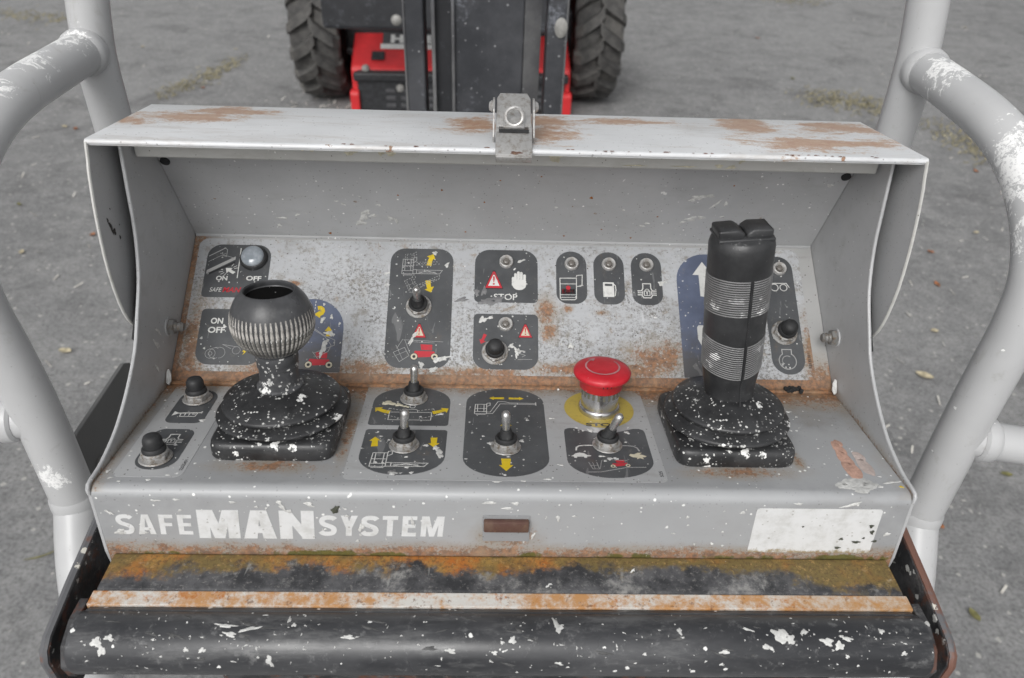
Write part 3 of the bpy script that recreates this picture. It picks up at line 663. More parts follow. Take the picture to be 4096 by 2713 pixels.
# upper panel sticker
ps = ob('panel_sticker', mm(prism(rrect(-294.3, 285.5, 11.3, 146, 9, 9, 9, 9), .05, H1)), 'psticker', con, PANEL)
ps['label'] = 'wide silver control sticker with dark symbol fields on the back panel'
P = PANEL
pill('dark_field', ps, P, rrect(-285, -225, 84, 139.6, 13, 13, 4, 4)); pill('dark_field', ps, P, rrect(-281.5, -222, 17.4, 72.2, 4, 4, 13, 13))
pill('dark_field', ps, P, rrect(-111, -51, 16.9, 139.2, 14, 14, 14, 14)); pill('dark_field', ps, P, rrect(-30.3, 29.9, 83.8, 139.5, 14, 14, 4.5, 4.5)); pill('dark_field', ps, P, rrect(-30.3, 29.9, 17, 72, 4.5, 4.5, 13, 13))
for x in (62.3, 98.4, 134.8): pill('dark_field', ps, P, rrect(x-14.7, x+14.7, 83.8, 139.4, 14.5, 14.5, 11, 11))
pill('dark_field', ps, P, rrect(246.8, 277.8, 16.4, 138.2, 14, 14, 15, 15))
bp = pill('blue_field', ps, P, rrect(-211, -150, 11.8, 84, 30, 30, 1, 1), 'padblue'); pill('blue_field', ps, P, rrect(163.6, 224, 11.8, 139.2, 29, 29, 1, 1), 'padblue')
# field: safety bar drawing + ON / OFF
printed('divider', ps, stroke([(-254.3, 135.5), (-254, 104.5)], .8, H3), 'inkw', P)
printed('lettering', ps, text('ON', -273.6, -263, 101.4, 106.2, H3, .03), 'inkw', P); printed('lettering', ps, text('OFF', -245.6, -231.4, 101.8, 106.6, H3, .03), 'inkw', P)
printed('lettering', ps, text('SAFE', -278, -266.5, 89.6, 94, H3, .0, .25), 'inkw', P); printed('lettering', ps, text('MAN', -266, -248.8, 89.3, 94.6, H3, .02, .25), 'inkr', P); printed('lettering', ps, text('SYSTEM', -248, -230, 89.6, 94, H3, .0, .25), 'inkw', P)
printed('bar_drawing', ps, join(face([(-283.6, 108), (-283.3, 112), (-258.2, 127), (-258.2, 123.6)], H3), stroke([(-282, 108), (-258.5, 121)], .8, H3+.01), stroke([(-283, 127), (-269, 135.8)], .8, H3), stroke([(-283, 121), (-268, 130)], .4, H3+.006), stroke([(-270, 136), (-267, 134), (-267, 126.5), (-271, 128)], .5, H3+.02), stroke([(-269, 128), (-259, 125)], .4, H3+.03)), 'inkline', P)
printed('bar_drawing', ps, face([(-280.5, 107.4), (-258, 119.6), (-258, 122), (-281.5, 109)], H3+.04), 'inkk', P)
printed('ray_drawing', ps, join(*[stroke([(-263+8*math.cos(R_(a))*.7, 112.5+4.5*math.sin(R_(a))), (-263+8*math.cos(R_(a))*1.15, 112.5+7*math.sin(R_(a)))], .5, H3+i*.004) for i, a in enumerate((20, 40, 65, 175, 200, 222, 245))]), 'inkw', P)
printed('arrow_print', ps, face([(-266, 114.5), (-259.5, 114.5), (-261, 113), (-256.2, 110.3), (-258.5, 108.2), (-263, 110.9), (-264.5, 108.8)], H4), 'inkw', P)
printed('lettering', ps, text('ON', -272, -260.8, 57.2, 63.2, H3, .03), 'inkw', P); printed('lettering', ps, text('OFF', -273.4, -258, 48.2, 54.2, H3, .03), 'inkw', P)
printed('generator_drawing', ps, join(stroke(arc(-268, 28, 4.5, 0, 360, 18), .35, H3), stroke(arc(-264, 28.5, 5.2, 60, 300, 12), .35, H3+.01), stroke(arc(-260, 29, 5.2, -90, 90, 10), .35, H3+.02), stroke([(-264, 34), (-259, 34.2)], .35, H3+.03), stroke([(-258, 37), (-246, 35)], .35, H3+.03), stroke(arc(-245, 31.5, 3.6, 0, 360, 14), .35, H3+.04), stroke(arc(-268, 28, 1.8, 0, 360, 10), .35, H3+.05), stroke([(-258, 37), (-250, 33)], .35, H3+.06)), 'inkline', P)
printed('bolt_print', ps, face([(-236.6, 34.4), (-239.6, 30.2), (-237.6, 30.4), (-239, 27), (-235.4, 31), (-237.2, 31.2), (-235.4, 34.2)], H4), 'inky', P)
# blue field by the ball joystick
printed('dashed_line', ps, stroke([(-177.8, 82), (-178.5, 58)], .6, H3, dash=(2, 1.2)), 'inkw', P)
printed('arrow_print', ps, arrow(-175.5, 74.6, 12, 17, 4.4, 8, 6, H3, -190), 'inky', P); printed('arrow_print', ps, arrow(-163.4, 46.6, 92, 10, 4, 7, 4.5, H3+.02), 'inky', P); printed('arrow_print', ps, arrow(-183, 75, 168, 15, 4.4, 8, 6, H3, 170), 'inky', P)
printed('boom_drawing', ps, join(stroke([(-178, 55), (-168, 48), (-157, 43), (-157, 38), (-175, 30)], .5, H3), stroke([(-178, 53.6), (-166, 46), (-160, 38), (-162, 32), (-172, 26)], .5, H3+.02), stroke([(-176, 31), (-171, 24.5)], .5, H3+.04)), 'inkline', P)
carriage(ps, P, -169.5, 18.6, .98)
# middle field
printed('arrow_print', ps, arrow(-74.2, 121.2, 85, 13, 4.8, 9.5, 5, H3, -18), 'inky', P); printed('arrow_print', ps, arrow(-74.4, 105.4, -88, 13, 4.8, 9.5, 5, H3, 20), 'inky', P)
basket(ps, P, -99.8, 112, 1.0, 'inkline', .55)
basket(ps, P, -97, 120.5, .8, 'inkline', .45, (1.2, 1.4), True, 3); basket(ps, P, -91, 92.5, .85, 'inkline', .5, (1.3, 1.2), True, 28)
tri_sign(ps, P, -80.4, 52.6, 12.5, 'inkcream'); carriage(ps, P, -74.6, 28, .98)
printed('boom_drawing', ps, join(stroke([(-94, 44.5), (-58, 43)], .35, H3), stroke([(-90, 42.8), (-66, 41.8)], .3, H3+.01), stroke([(-95, 45), (-100, 36)], .35, H3+.02), stroke([(-93, 44), (-88, 32)], .35, H3+.03), stroke([(-103, 32), (-93, 37), (-88.5, 29), (-97, 23), (-103, 32)], .4, H3+.04), stroke([(-101.5, 28.5), (-91, 33.5)], .3, H3+.06), stroke([(-98.5, 34), (-94, 25)], .3, H3+.07), stroke([(-101, 39), (-98, 34)], .35, H3+.08)), 'inkline', P)
# stop field
tri_sign(ps, P, -12, 106, 16.5)
def hand(x, y, s, grow=0):
    G = [face(rrect(x-s*6.4-grow, x+s*6.8+grow, y-s*9.5-grow, y+s*1.5+grow, 3*s, 2*s, 6*s, 6*s), H3+.02)]
    for i, (fx, top) in enumerate(((-3.4, 8.2), (-.6, 10.2), (2.2, 9.6), (5.2, 7.0))):
        G.append(face(rrect(x+s*(fx-1.3)-grow, x+s*(fx+1.3)+grow, y-s*2, y+s*top+grow, 1.25*s, 1.25*s, .3, .3, 4), H3+.022+.002*i))
    G.append(face(rrect(x-s*6.9-grow, x-s*4.4+grow, y-s*5, y+s*4.2+grow, 1.2*s, 1.2*s, .5, .5, 4), H3+.034)); return join(*G)
printed('hand_print', ps, hand(12, 106.6, 1.0), 'inkw', P)
printed('lettering', ps, text('STOP', -11.8, 10.4, 86.5, 92.8, H3, .01), 'inkw', P)
tri_sign(ps, P, 18, 54.2, 12.4, 'inkcream'); printed('arrow_print', ps, arrow(-19.2, 51.4, -112, 10.5, 3.0, 6.5, 4, H3), 'inkr', P)
printed('slope_drawing', ps, join(stroke([(11, 27), (24, 27.2)], .35, H3), stroke([(12, 33), (18, 31), (15, 29.5)], .4, H3+.01), face([(15.8, 35.4), (17.8, 35.4), (17.8, 33.6), (15.8, 33.6)], H3)), 'inkline', P)
# three pill fields
printed('overload_drawing', ps, join(stroke([(51.2, 110.4), (67, 110.8), (66.6, 89.5), (65, 88), (52.6, 87.8), (51.2, 89.2)], .75, H3, True), stroke([(51.2, 104.4), (67, 104.6)], .6, H3+.03), stroke([(51.3, 93), (66.6, 93.2)], .5, H3+.04), stroke([(51.3, 90.2), (66.4, 90.4)], .5, H3+.05), stroke([(67, 112.2), (67.4, 113.6), (72.7, 114.2), (72.2, 104), (71, 102.2), (67, 102)], .7, H3+.06)), 'inkw', P)
printed('people_drawing', ps, face([(52.2, 93.8), (52.8, 99.2), (65.2, 99.3), (65.8, 94)], H3+.08), 'inkk', P)
printed('people_drawing', ps, join(face([(52.8, 94.3), (53.3, 98.8), (55.9, 98.9), (55.5, 94.3)], H4), face([(56.4, 94.3), (56.9, 98.9), (61, 99), (61.4, 94.3)], H4), face([(62.2, 94.3), (61.8, 98.9), (64.6, 98.9), (65.2, 94.3)], H4), face(arc(58.9, 100.4, 2.2, 0, 340, 14), H4+.02)), 'inkr', P)
printed('fuel_drawing', ps, join(face(rrect(92.3, 102.8, 91.6, 107, 1, 1, .4, .4), H3), stroke([(102.8, 105), (104.2, 103.5), (104.6, 99), (103.6, 93)], .8, H3+.01)), 'inkw', P)
printed('fuel_drawing', ps, face(rrect(94, 101.3, 103, 105.4, .8, .8, .8, .8), H4), 'pad', P)
lock(ps, P, 134.3, 97, 1.0)
printed('arrow_print', ps, face([(179.4, 116.6), (189.8, 130.8), (199.6, 116.6), (194.4, 116.6), (194.6, 94), (190, 93.2), (185.4, 94.2), (185.4, 116.6)], H3), 'inkw', P)
printed('arrow_print', ps, face([(179.4, 50), (179.4, 62), (181, 64), (199, 64), (199.6, 50), (196, 44), (189, 30), (182, 44)], H3), 'inkw', P)
printed('coil_drawing', ps, join(stroke(arc(258, 104.8, 3.6, 0, 350, 16), .8, H3), stroke(arc(266.8, 104.8, 3.4, 0, 350, 16), .8, H3+.02), stroke([(254, 109), (270, 109.4), (272.4, 105)], .8, H3+.05)), 'inkw', P)
printed('engine_drawing', ps, join(stroke(arc(261.4, 29.6, 8, 122, 418, 26), .9, H3), stroke([(257.2, 36.4), (257, 41), (266, 41), (265.7, 36.4)], .9, H3+.04), stroke(arc(261.4, 29.6, 5, 60, 210, 14), .8, H3+.06), face([(255, 27), (258.6, 27.6), (256, 24.4)], H3)), 'inkline', P)
printed('lettering', ps, text('52535301', 280.6, 283.4, 22.6, 37.2, H3, .01, 0, 1), 'inkk', P)

# centre deck sticker
ds = ob('deck_sticker', mm(prism(rrect(-122.5, 120.5, 13.8, 151, 1, 1, 5, 5), .05, H1)), 'dsticker', con, DECK); ds['label'] = 'large grey symbol sticker across the middle of the deck'
Q = DECK
pill('dark_field', ds, Q, rrect(-114.5, -48.2, 86.6, 148.4, (31, 24), (31, 24), 3, 3)); pill('dark_field', ds, Q, rrect(-114.5, -48.2, 19.2, 80.6, 3, 3, (33, 24), (33, 24)))
pill('dark_field', ds, Q, rrect(-34.4, 32.8, 18.4, 148.8, (33.6, 24), (33.6, 24), (33.6, 24), (33.6, 24)))
pd = [(47.2, 80), (48, 84), (51, 86), (55, 86.2), (62, 83.2), (71, 80), (80, 79), (89, 80), (98, 83.2), (105, 86), (110, 86), (113.2, 84), (114, 80)]+arc(80.2, 41.5, 33.6, 0, -180, 18)
pd = pd[:13]+[(x, 41.5+(y-41.5)*.69) for x, y in pd[13:]]
pill('dark_field', ds, Q, pd)
printed('stop_disc', ds, join(face([(80.3+30*math.cos(R_(a)), 117+30*math.sin(R_(a))) for a in range(0, 360, 8)], H3)), 'inkyd', Q)
printed('lettering', ds, text('STOP', 66.4, 94, 89.0, 94.0, H4, .04), 'inkk', Q)
printed('arrow_print', ds, arrow(-98.8, 106.8, 165, 15, 5, 9.5, 5, H3, -22), 'inky', Q); printed('arrow_print', ds, arrow(-62.4, 106.8, 15, 15, 5, 9.5, 5, H3, 22), 'inky', Q)
printed('platform_drawing', ds, join(stroke([(-98.8, 107), (-63.2, 107), (-63.2, 95), (-98.8, 95)], .6, H3, True), stroke([(-86, 107), (-85.4, 110.6), (-84, 111.4), (-77, 111.4), (-75.6, 110.6), (-75, 107)], .5, H3+.03), stroke(arc(-80.2, 116, 2.3, 0, 360, 10), .5, H3+.05), stroke([(-82, 114), (-78.4, 114)], .5, H3+.07)), 'inkw', Q)
printed('platform_drawing', ds, join(stroke([(-99.5, 113), (-87, 109.5)], .5, H3, dash=(1.8, 1.2)), stroke([(-102.5, 103), (-88, 97)], .5, H3, dash=(1.8, 1.2)), stroke([(-99.5, 113), (-102.5, 103)], .5, H3, dash=(1.8, 1.2)), stroke([(-62, 113), (-75, 109.5)], .5, H3, dash=(1.8, 1.2)), stroke([(-58.5, 103), (-73, 97)], .5, H3, dash=(1.8, 1.2)), stroke([(-62, 113), (-58.5, 103)], .5, H3, dash=(1.8, 1.2))), 'inkw', Q)
printed('arrow_print', ds, arrow(-104.4, 56, 95, 13.5, 5.5, 9, 5.5, H3), 'inky', Q); printed('arrow_print', ds, arrow(-58.4, 69.2, -88, 13.5, 5.5, 9, 5.5, H3), 'inky', Q)
basket(ds, Q, -104.8, 29.5, 1.15, 'inkw', .65)
printed('arrow_print', ds, arrow(-1.6, 132.1, 180, 13, 3.4, 5.8, 4, H3), 'inky', Q); printed('arrow_print', ds, arrow(2.6, 132, 0, 13, 3.4, 5.8, 4, H3), 'inky', Q)
printed('arrow_print', ds, arrow(-.9, 41.6, -90, 16, 7.6, 11, 7.5, H3), 'inky', Q); printed('arrow_print', ds, arrow(-.4, 78, 90, 16, 7.0, 10, 6, H3), 'inky', Q)
basket(ds, Q, -27, 106.3, .98, 'inkw', .6, None, False)
printed('boom_drawing', ds, join(stroke([(-16.4, 109), (-13.6, 109), (-6.8, 126.4), (-1, 126.4), (3, 124.4), (26, 124)], .55, H3+.05), stroke([(-16.4, 106.4), (-11.6, 106.6), (-5, 122.6), (2.2, 122.6), (26, 122)], .55, H3+.08), stroke([(26, 125.4), (26, 120.6)], .6, H3+.1), stroke([(10, 124), (10, 122)], .5, H3+.11)), 'inkw', Q)
printed('turtle_print', ds, face([(49.8, 46), (52, 47.4), (53.5, 49.6), (57, 51), (60.5, 50.2), (63, 47.6), (66, 47.2), (65.6, 46.2), (62.6, 45.8), (62.4, 44), (60.4, 44), (60, 45.4), (54.8, 45.4), (54.4, 43.8), (52.4, 43.8), (52.4, 45.6)], H3), 'inkw', Q)
printed('hare_print', ds, face([(96, 47.6), (97, 50), (100, 49.4), (103.2, 51.6), (106.8, 51.6), (104.2, 49.6), (107, 48.6), (109.6, 47), (108.4, 45.8), (106, 45.2), (107, 42.6), (104, 44.4), (101.4, 42.8), (102, 45), (98.6, 45.4)], H3), 'inkcream', Q)
printed('speed_curve', ds, join(stroke([(54.8, 54.4), (55.4, 58), (57.6, 60.2), (61.6, 61), (70, 61.2)], 1.3, H3)), 'inkw', Q); printed('speed_curve', ds, stroke([(104.9, 54.2), (104, 58), (101.4, 60.4), (97, 61.2), (90, 61.2)], 1.1, H3), 'inkline', Q)
printed('slope_drawing', ds, join(stroke([(61.6, 25.6), (71, 25.8), (92, 32), (106.4, 32.4)], .7, H3), stroke([(63, 38), (65.4, 29.5), (70.4, 29.6), (69.2, 38)], .5, H3+.04), stroke([(66, 38), (67.2, 29.6)], .4, H3+.06), stroke([(64, 34), (69.6, 34)], .4, H3+.08), stroke([(71, 30), (73.4, 41), (79, 41.6), (92, 40.6), (95, 42.4)], .4, H3+.1)), 'inkline', Q)
carriage(ds, Q, 87.2, 33.8, .62, 6)
printed('lettering', ds, text('525', 115.4, 118, 20.5, 27.5, H3, .01, 0, 1), 'inkk', Q)
# left deck sticker
lsr = ob('corner_sticker', mm(prism(rrect(-290.5, -239.6, 13.8, 146, 3, 3, 6, 6), .05, H1)), 'dsticker', con, DECK); lsr['label'] = 'narrow grey sticker with horn symbol left of the ball joystick'
pill('dark_field', lsr, Q, rrect(-280.6, -249, 85.8, 139, 15, 15, 7, 7)); pill('dark_field', lsr, Q, rrect(-281.4, -249.6, 22.4, 77, 8, 8, 14.5, 14.5))
printed('horn_print', lsr, join(face([(-277.4, 96.6), (-277, 103.4), (-273, 101.4), (-255, 102.4), (-254.8, 104), (-253.8, 104), (-254, 100.6), (-255, 101.2), (-273, 100)], H3), stroke([(-271, 100.6), (-270.4, 95.6), (-258, 95.8), (-257.4, 101.2)], .8, H3+.02), stroke([(-267, 100), (-267, 97.4)], .8, H3+.04), stroke([(-263.6, 100), (-263.6, 97.4)], .8, H3+.04)), 'inkw', Q)
lock(lsr, Q, -263.8, 60.5, .95)
printed('lettering', lsr, text('52535401', -244.3, -241.7, 21.8, 35.2, H3, .01, 0, 1), 'inkk', Q)

# ------------------------------------------------------------------ front face lettering, label, catch
FP = FACE
so_ = .0002
def block(ch, x, y, w_, h, t):
    """one heavy sans letter as a few convex bars"""
    if ch == 'E': return [[(0, 0), (t, 0), (t, h), (0, h)], [(t, 0), (w_, 0), (w_, t*.85), (t, t*.85)], [(t, h-t*.85), (w_, h-t*.85), (w_, h), (t, h)], [(t, h*.42), (w_*.92, h*.42), (w_*.92, h*.42+t*.8), (t, h*.42+t*.8)]]
    if ch == 'F': return [[(0, 0), (t, 0), (t, h), (0, h)], [(t, h-t*.85), (w_, h-t*.85), (w_, h), (t, h)], [(t, h*.42), (w_*.9, h*.42), (w_*.9, h*.42+t*.8), (t, h*.42+t*.8)]]
    if ch == 'T': return [[(w_/2-t/2, 0), (w_/2+t/2, 0), (w_/2+t/2, h-t*.85), (w_/2-t/2, h-t*.85)], [(0, h-t*.85), (w_, h-t*.85), (w_, h), (0, h)]]
    if ch == 'A': return [[(0, 0), (t*1.05, 0), (w_/2+t*.12, h), (w_/2-t*.62, h)], [(w_-t*1.05, 0), (w_, 0), (w_/2+t*.62, h), (w_/2-t*.12, h)], [(w_*.24, h*.20), (w_*.76, h*.20), (w_*.70, h*.20+t*.72), (w_*.30, h*.20+t*.72)]]
    if ch == 'N': return [[(0, 0), (t, 0), (t, h), (0, h)], [(w_-t, 0), (w_, 0), (w_, h), (w_-t, h)], [(t*.9, h), (t*.9, h-t*1.35), (w_-t*.9, 0), (w_-t*.9, t*1.35)]]
    if ch == 'M': return [[(0, 0), (t*.92, 0), (t*.92, h), (0, h)], [(w_-t*.92, 0), (w_, 0), (w_, h), (w_-t*.92, h)], [(t*.5, h), (t*1.25, h), (w_/2+t*.42, 0), (w_/2-t*.42, 0)], [(w_-t*1.25, h), (w_-t*.5, h), (w_/2+t*.42, 0), (w_/2-t*.42, 0)]]
    if ch == 'Y': return [[(w_/2-t/2, 0), (w_/2+t/2, 0), (w_/2+t/2, h*.45), (w_/2-t/2, h*.45)], [(0, h), (t*1.1, h), (w_/2+t*.45, h*.38), (w_/2-t*.5, h*.38)], [(w_-t*1.1, h), (w_, h), (w_/2+t*.5, h*.38), (w_/2-t*.45, h*.38)]]
    if ch == 'S':
        c = [(w_*.93, h*.80), (w_*.78, h-t*.55), (w_*.48, h-t*.46), (w_*.20, h-t*.68), (w_*.10, h*.72), (w_*.22, h*.58), (w_*.5, h*.50), (w_*.80, h*.41), (w_*.90, h*.27), (w_*.78, t*.62), (w_*.48, t*.46), (w_*.20, t*.58), (w_*.05, h*.22)]
        c = [Vector((v.x, v.y)) for v in smoothpath([(a_[0], a_[1], 0) for a_ in c], 3)]; out = []
        L, Rr = [], []
        for i, p in enumerate(c):
            d = (c[min(i+1, len(c)-1)]-c[max(i-1, 0)]).normalized(); q = Vector((-d.y, d.x))*t*.48; L.append((p+q).to_tuple()); Rr.append((p-q).to_tuple())
        return [[L[i], Rr[i], Rr[i+1], L[i+1]] for i in range(len(c)-1)]
def flet(word, u0, u1, v0, v1, t, shear):
    h = v1-v0; ws = {'M': 1.25, 'S': .86, 'A': 1.0, 'F': .80, 'E': .80, 'T': .85, 'Y': .95, 'N': 1.05}; gap = .17*h*(.55 if t > .3 else 1)
    tot = sum(ws[c] for c in word); k = (u1-u0-gap*(len(word)-1)-shear*h)/tot; x = u0
    for i, ch in enumerate(word):
        G = [face([(x+a_+shear*b_, v0+b_) for a_, b_ in q], j*.004) for j, q in enumerate(block(ch, 0, 0, ws[ch]*k, h, t*h))]
        ob('letter', mm(join(*G)), 'vinyl', con, FACE @ Matrix.Translation((0, 0, so_))); x += ws[ch]*k+gap
for a_ in (('SAFE', -287.4, -231.8, 18.2, 37.4, .21, .06), ('MAN', -229, -142.0, 14.8, 42.4, .34, .06), ('SYSTEM', -139.4, -46.0, 18.3, 38.2, .22, .10)): flet(*a_)
ob('blank_label', mm(prism(rrect(185.2, 280.2, 5.6, 49.4, 3, 3, 2, 2), .0, .2)), 'vinyl', con, DECK @ DECK.inverted() @ FACE @ Matrix.Translation((0, 0, so_)))['label'] = 'blank white rectangular label at the right of the front face'
ca = ob('catch', bevel(prism(rrect(-.0180, .0172, .0148, .0400, .001, .001, .001, .001, 2), .0001, .0007), .0002), 'greyplain', con, FACE @ Matrix.Translation((0, 0, .0001)))
ob('catch_bar', bbox(-.0172, .0164, .0272, .0374, .0005, .0052, .0012), 'brown', ca, WM[ca], True)

# ------------------------------------------------------------------ controls
def hexnut(r, h0, h1, rot=0):
    o = [(r*math.cos(R_(60*i+rot)), r*math.sin(R_(60*i+rot))) for i in range(6)]; return bevel(prism(o, h0, h1), .0006, 2)
def at(F_, u, v): return F_ @ Matrix.Translation((u/1000, v/1000, 0))
def toggle(F_, u, v, lab, tilt=0, az_=0, lift=.0006, nr=18):
    MM = at(F_, u, v) @ Matrix.Translation((0, 0, lift))
    t = empty('toggle_switch', MM, con, lab)
    ob('washer', lathe([(.0118, 0), (.0121, .0004), (.0118, .0010)], 28), 'nut', t, MM, True, key='tw')
    ob('nut', join(hexnut(.0104, .0008, .0052, nr), lathe([(.0092, .0050), (.0090, .0062), (.0080, .0068)], 24)), 'nut', t, MM, True, key='tn%d' % nr, angle=25)
    ob('rubber_boot', lathe([(.0076, .0058), (.0085, .0066), (.0089, .0080), (.0086, .0096), (.0076, .0104), (.0066, .0100), (.0058, .0092), (.0046, .0090)], 28), 'btn', t, MM, True, key='tb')
    M2 = MM @ Matrix.Translation((0, 0, .0100)) @ Matrix.Rotation(R_(tilt), 4, Vector((math.cos(R_(az_)), math.sin(R_(az_)), 0)))
    ob('sleeve', lathe([(.0054, -.0022), (.0050, .0016), (.0046, .0056), (.0043, .0066), (.0036, .0070)], 20), 'btn', t, M2, True, key='ts')
    ob('lever', lathe([(.0029, .0056), (.0031, .0100), (.0035, .0160), (.0036, .0190), (.0032, .0212), (.0021, .0226), (.0008, .0231)], 18), 'steel', t, M2, True, key='tl')
    return t
toggle(DECK, -80.2, 129.3, 'toggle switch at the back by the arched rotation symbol', 3, 90)
toggle(DECK, -81.2, 58, 'toggle switch above the platform outline symbol', 4, 90, nr=5)
toggle(DECK, -.8, 57.2, 'toggle switch above the single yellow down arrow', 2, -90, nr=25)
toggle(DECK, 80.4, 61.5, 'toggle switch leaning right between tortoise and hare symbols', 22, 65, nr=40)
toggle(PANEL, -82, 78, 'toggle switch on the back panel between two yellow arrows', 10, 180, nr=12)
def push(F_, u, v, lab, k=1.0, nr=10):
    MM = at(F_, u, v) @ Matrix.Translation((0, 0, .0006)); t = empty('push_button', MM, con, lab)
    ob('washer', lathe([(.0118, 0), (.0124, .0006), (.0116, .0014)], 28), 'nut', t, MM, True, key='pw')
    ob('nut', join(hexnut(.0108, .0010, .0050, nr), lathe([(.0097, .0048), (.0098, .0062), (.0088, .0070)], 24)), 'nut', t, MM, True, key='pn%d' % nr, angle=25)
    ob('collar', lathe([(.0082, .0060), (.0088, .0076), (.0088, .0094), (.0078, .0108)], 28), 'btn', t, MM, True, key='pc')
    ob('dome', lathe([(.0070, .0100), (.0072, .0140), (.0070, .0172), (.0058, .0196), (.0036, .0208), (.0012, .0211)], 28), 'btn', t, MM, True, key='pd')
    return t
push(DECK, -265.3, 124, 'black rubber push button behind the horn symbol'); push(DECK, -266.8, 37, 'black rubber push button below the lock symbol at the front left corner', nr=30)
push(PANEL, -10, 33.6, 'black rubber push button beside the red arrow', nr=22); push(PANEL, 261.5, 57.6, 'black rubber push button above the engine symbol', nr=3)
def indic(u, v, lab):
    MM = at(PANEL, u, v) @ Matrix.Translation((0, 0, .0005)); t = empty('indicator_lamp', MM, con, lab)
    ob('bezel', lathe([(.0068, 0), (.0069, .0016), (.0062, .0034), (.0056, .0037), (.0052, .0034), (.0036, .0012), (.0034, .0006)], 30), 'bezel', t, MM, True, key='ib')
    ob('diode', lathe([(.0032, .0005), (.0032, .0022), (.0026, .0034), (.0012, .0040)], 20), 'nut' if 0 else 'diode', t, MM, True, key='id')
n_ = NT('smoked_diode'); M['diode'] = n_.fin(n_.mix(n_.noise(200), (.10, .095, .09), (.20, .18, .16)), .25)
for u, v, l in ((-.3, 126.4, 'indicator above the hand symbol'), (-.4, 61.4, 'indicator above the lower push button'), (62.7, 125.6, 'indicator above the overloaded platform symbol'), (98.7, 125.8, 'indicator above the fuel symbol'), (135.2, 125.9, 'indicator above the padlock symbol'), (264.9, 124.6, 'indicator above the coil symbol')): indic(u, v, l)
MM = at(PANEL, -240.9, 125) @ Matrix.Translation((0, 0, .0005)); t = empty('round_lamp', MM, con, 'round grey lens beside OFF')
ob('ring', lathe([(.0128, 0), (.0130, .0020), (.0118, .0046), (.0106, .0050)], 36), 'btn', t, MM, True)
ob('lens', lathe([(.0106, .0040), (.0106, .0062), (.0096, .0076), (.0070, .0088), (.0036, .0094), (.0010, .0096)], 36), 'lens', t, MM, True)
# emergency stop
MM = at(DECK, 80.2, 116.5) @ Matrix.Translation((0, 0, .0006)); t = empty('emergency_stop', MM, con, 'red mushroom emergency stop button on a yellow disc')
ob('base_ring', lathe([(.0176, 0), (.0178, .0035), (.0172, .0050), (.0163, .0056)], 44), 'chrome', t, MM, True)
ob('collar', lathe([(.0160, .0050), (.0160, .0245), (.0152, .0250)], 44), 'chrome', t, MM, True)
for i in range(22):
    a = R_(360/22*i+4); ob('vent_slot', box(-.0010, .0010, -.0003, .0003, .0165, .0242), 'slot', t, MM @ Matrix.Rotation(a, 4, 'Z') @ Matrix.Translation((0, -.0160, 0)), key='vs')
cap = ob('mushroom_cap', lathe([(.0176, .0230), (.0182, .0236), (.0184, .0316), (.0196, .0326), (.0232, .0338), (.0241, .0356), (.0242, .0374), (.0232, .0392), (.0200, .0406), (.0150, .0415), (.0080, .0420), (.0010, .0421)], 56), 'red', t, MM, True, angle=50)
ca_ = arc(0, 0, .0140, 130, 400, 40)
def cap_arrow():
    V, F = [], []
    for i, (x, y) in enumerate(ca_):
        k = 1.055; V += [(x/k, y/k, .0421-.0001), (x*k, y*k, .04185)]
    for i in range(len(ca_)-1): F.append((2*i, 2*i+1, 2*i+3, 2*i+2))
    b = len(V); x, y = ca_[0]; d = Vector((x, y)).normalized(); tn = Vector((d.y, -d.x))
    p = Vector((x, y)); V += [tuple(p+d*.0032)+(.0416,), tuple(p-d*.0032)+(.0422,), tuple(p+tn*.0055-d*.0004)+(.0421,)]; F.append((b, b+1, b+2)); return V, F
ob('release_arrow', cap_arrow(), flat('worn_arrow_print', (.42, .20, .21), .5, .3), t, MM)
for i in (-1, 0, 1): ob('rib_mark', bbox(-.0005, .0005, -.0003, .0003, -.0008, .0010, .0002, 1), flat('dark_red_mark', (.10, .012, .014), .6), t, MM @ Matrix.Rotation(R_(4+i*8), 4, 'Z') @ Matrix.Translation((0, -.0236, .0340)), key='rm')

# joysticks
def squircle(a, hw, p=5.5):
    c, s = math.cos(a), math.sin(a); return hw*abs(c)**(2/p)*(1 if c >= 0 else -1), hw*abs(s)**(2/p)*(1 if s >= 0 else -1)
def joybase(hw, rtop):
    """square moulded base blending upwards to a round neck"""
    n = 72; rings = [(hw*.985, 0, 0), (hw, .002, 0), (hw, .0095, 0), (hw*.985, .0125, 0), (hw*.95, .0142, 0), (hw*.90, .0146, .15), (hw*.86, .0150, .5), (rtop, .0170, 1), (rtop*.96, .0200, 1)]
    V, F = [], []
    for r, z, k in rings:
        for i in range(n):
            a = 2*math.pi*i/n+.01; x, y = squircle(a, r, 9); V.append((x*(1-k)+r*math.cos(a)*k, y*(1-k)+r*math.sin(a)*k, z))
    for j in range(len(rings)-1):
        for i in range(n): F.append((j*n+i, j*n+(i+1) % n, (j+1)*n+(i+1) % n, (j+1)*n+i))
    F.append(tuple(range(n))[::-1]); F.append(tuple((len(rings)-1)*n+i for i in range(n))); return V, F
MM = at(DECK, -180, 82) @ Matrix.Translation((0, 0, .0005)); t = empty('joystick', MM, con, 'joystick with hollow black ball knob on the left of the deck')
ob('square_base', joybase(.0475, .0435), 'boot', t, MM, True)
bel = ob('bellows', sag(lathe([(.0400, .0150), (.0480, .0172), (.0512, .0190), (.0514, .0202), (.0500, .0212), (.0440, .0226), (.0415, .0240), (.0430, .0262), (.0456, .0276), (.0461, .0290), (.0450, .0304), (.0330, .0345), (.0215, .0385), (.0180, .0398)], 72), .0009, 4), 'boot', t, MM, True, angle=70)
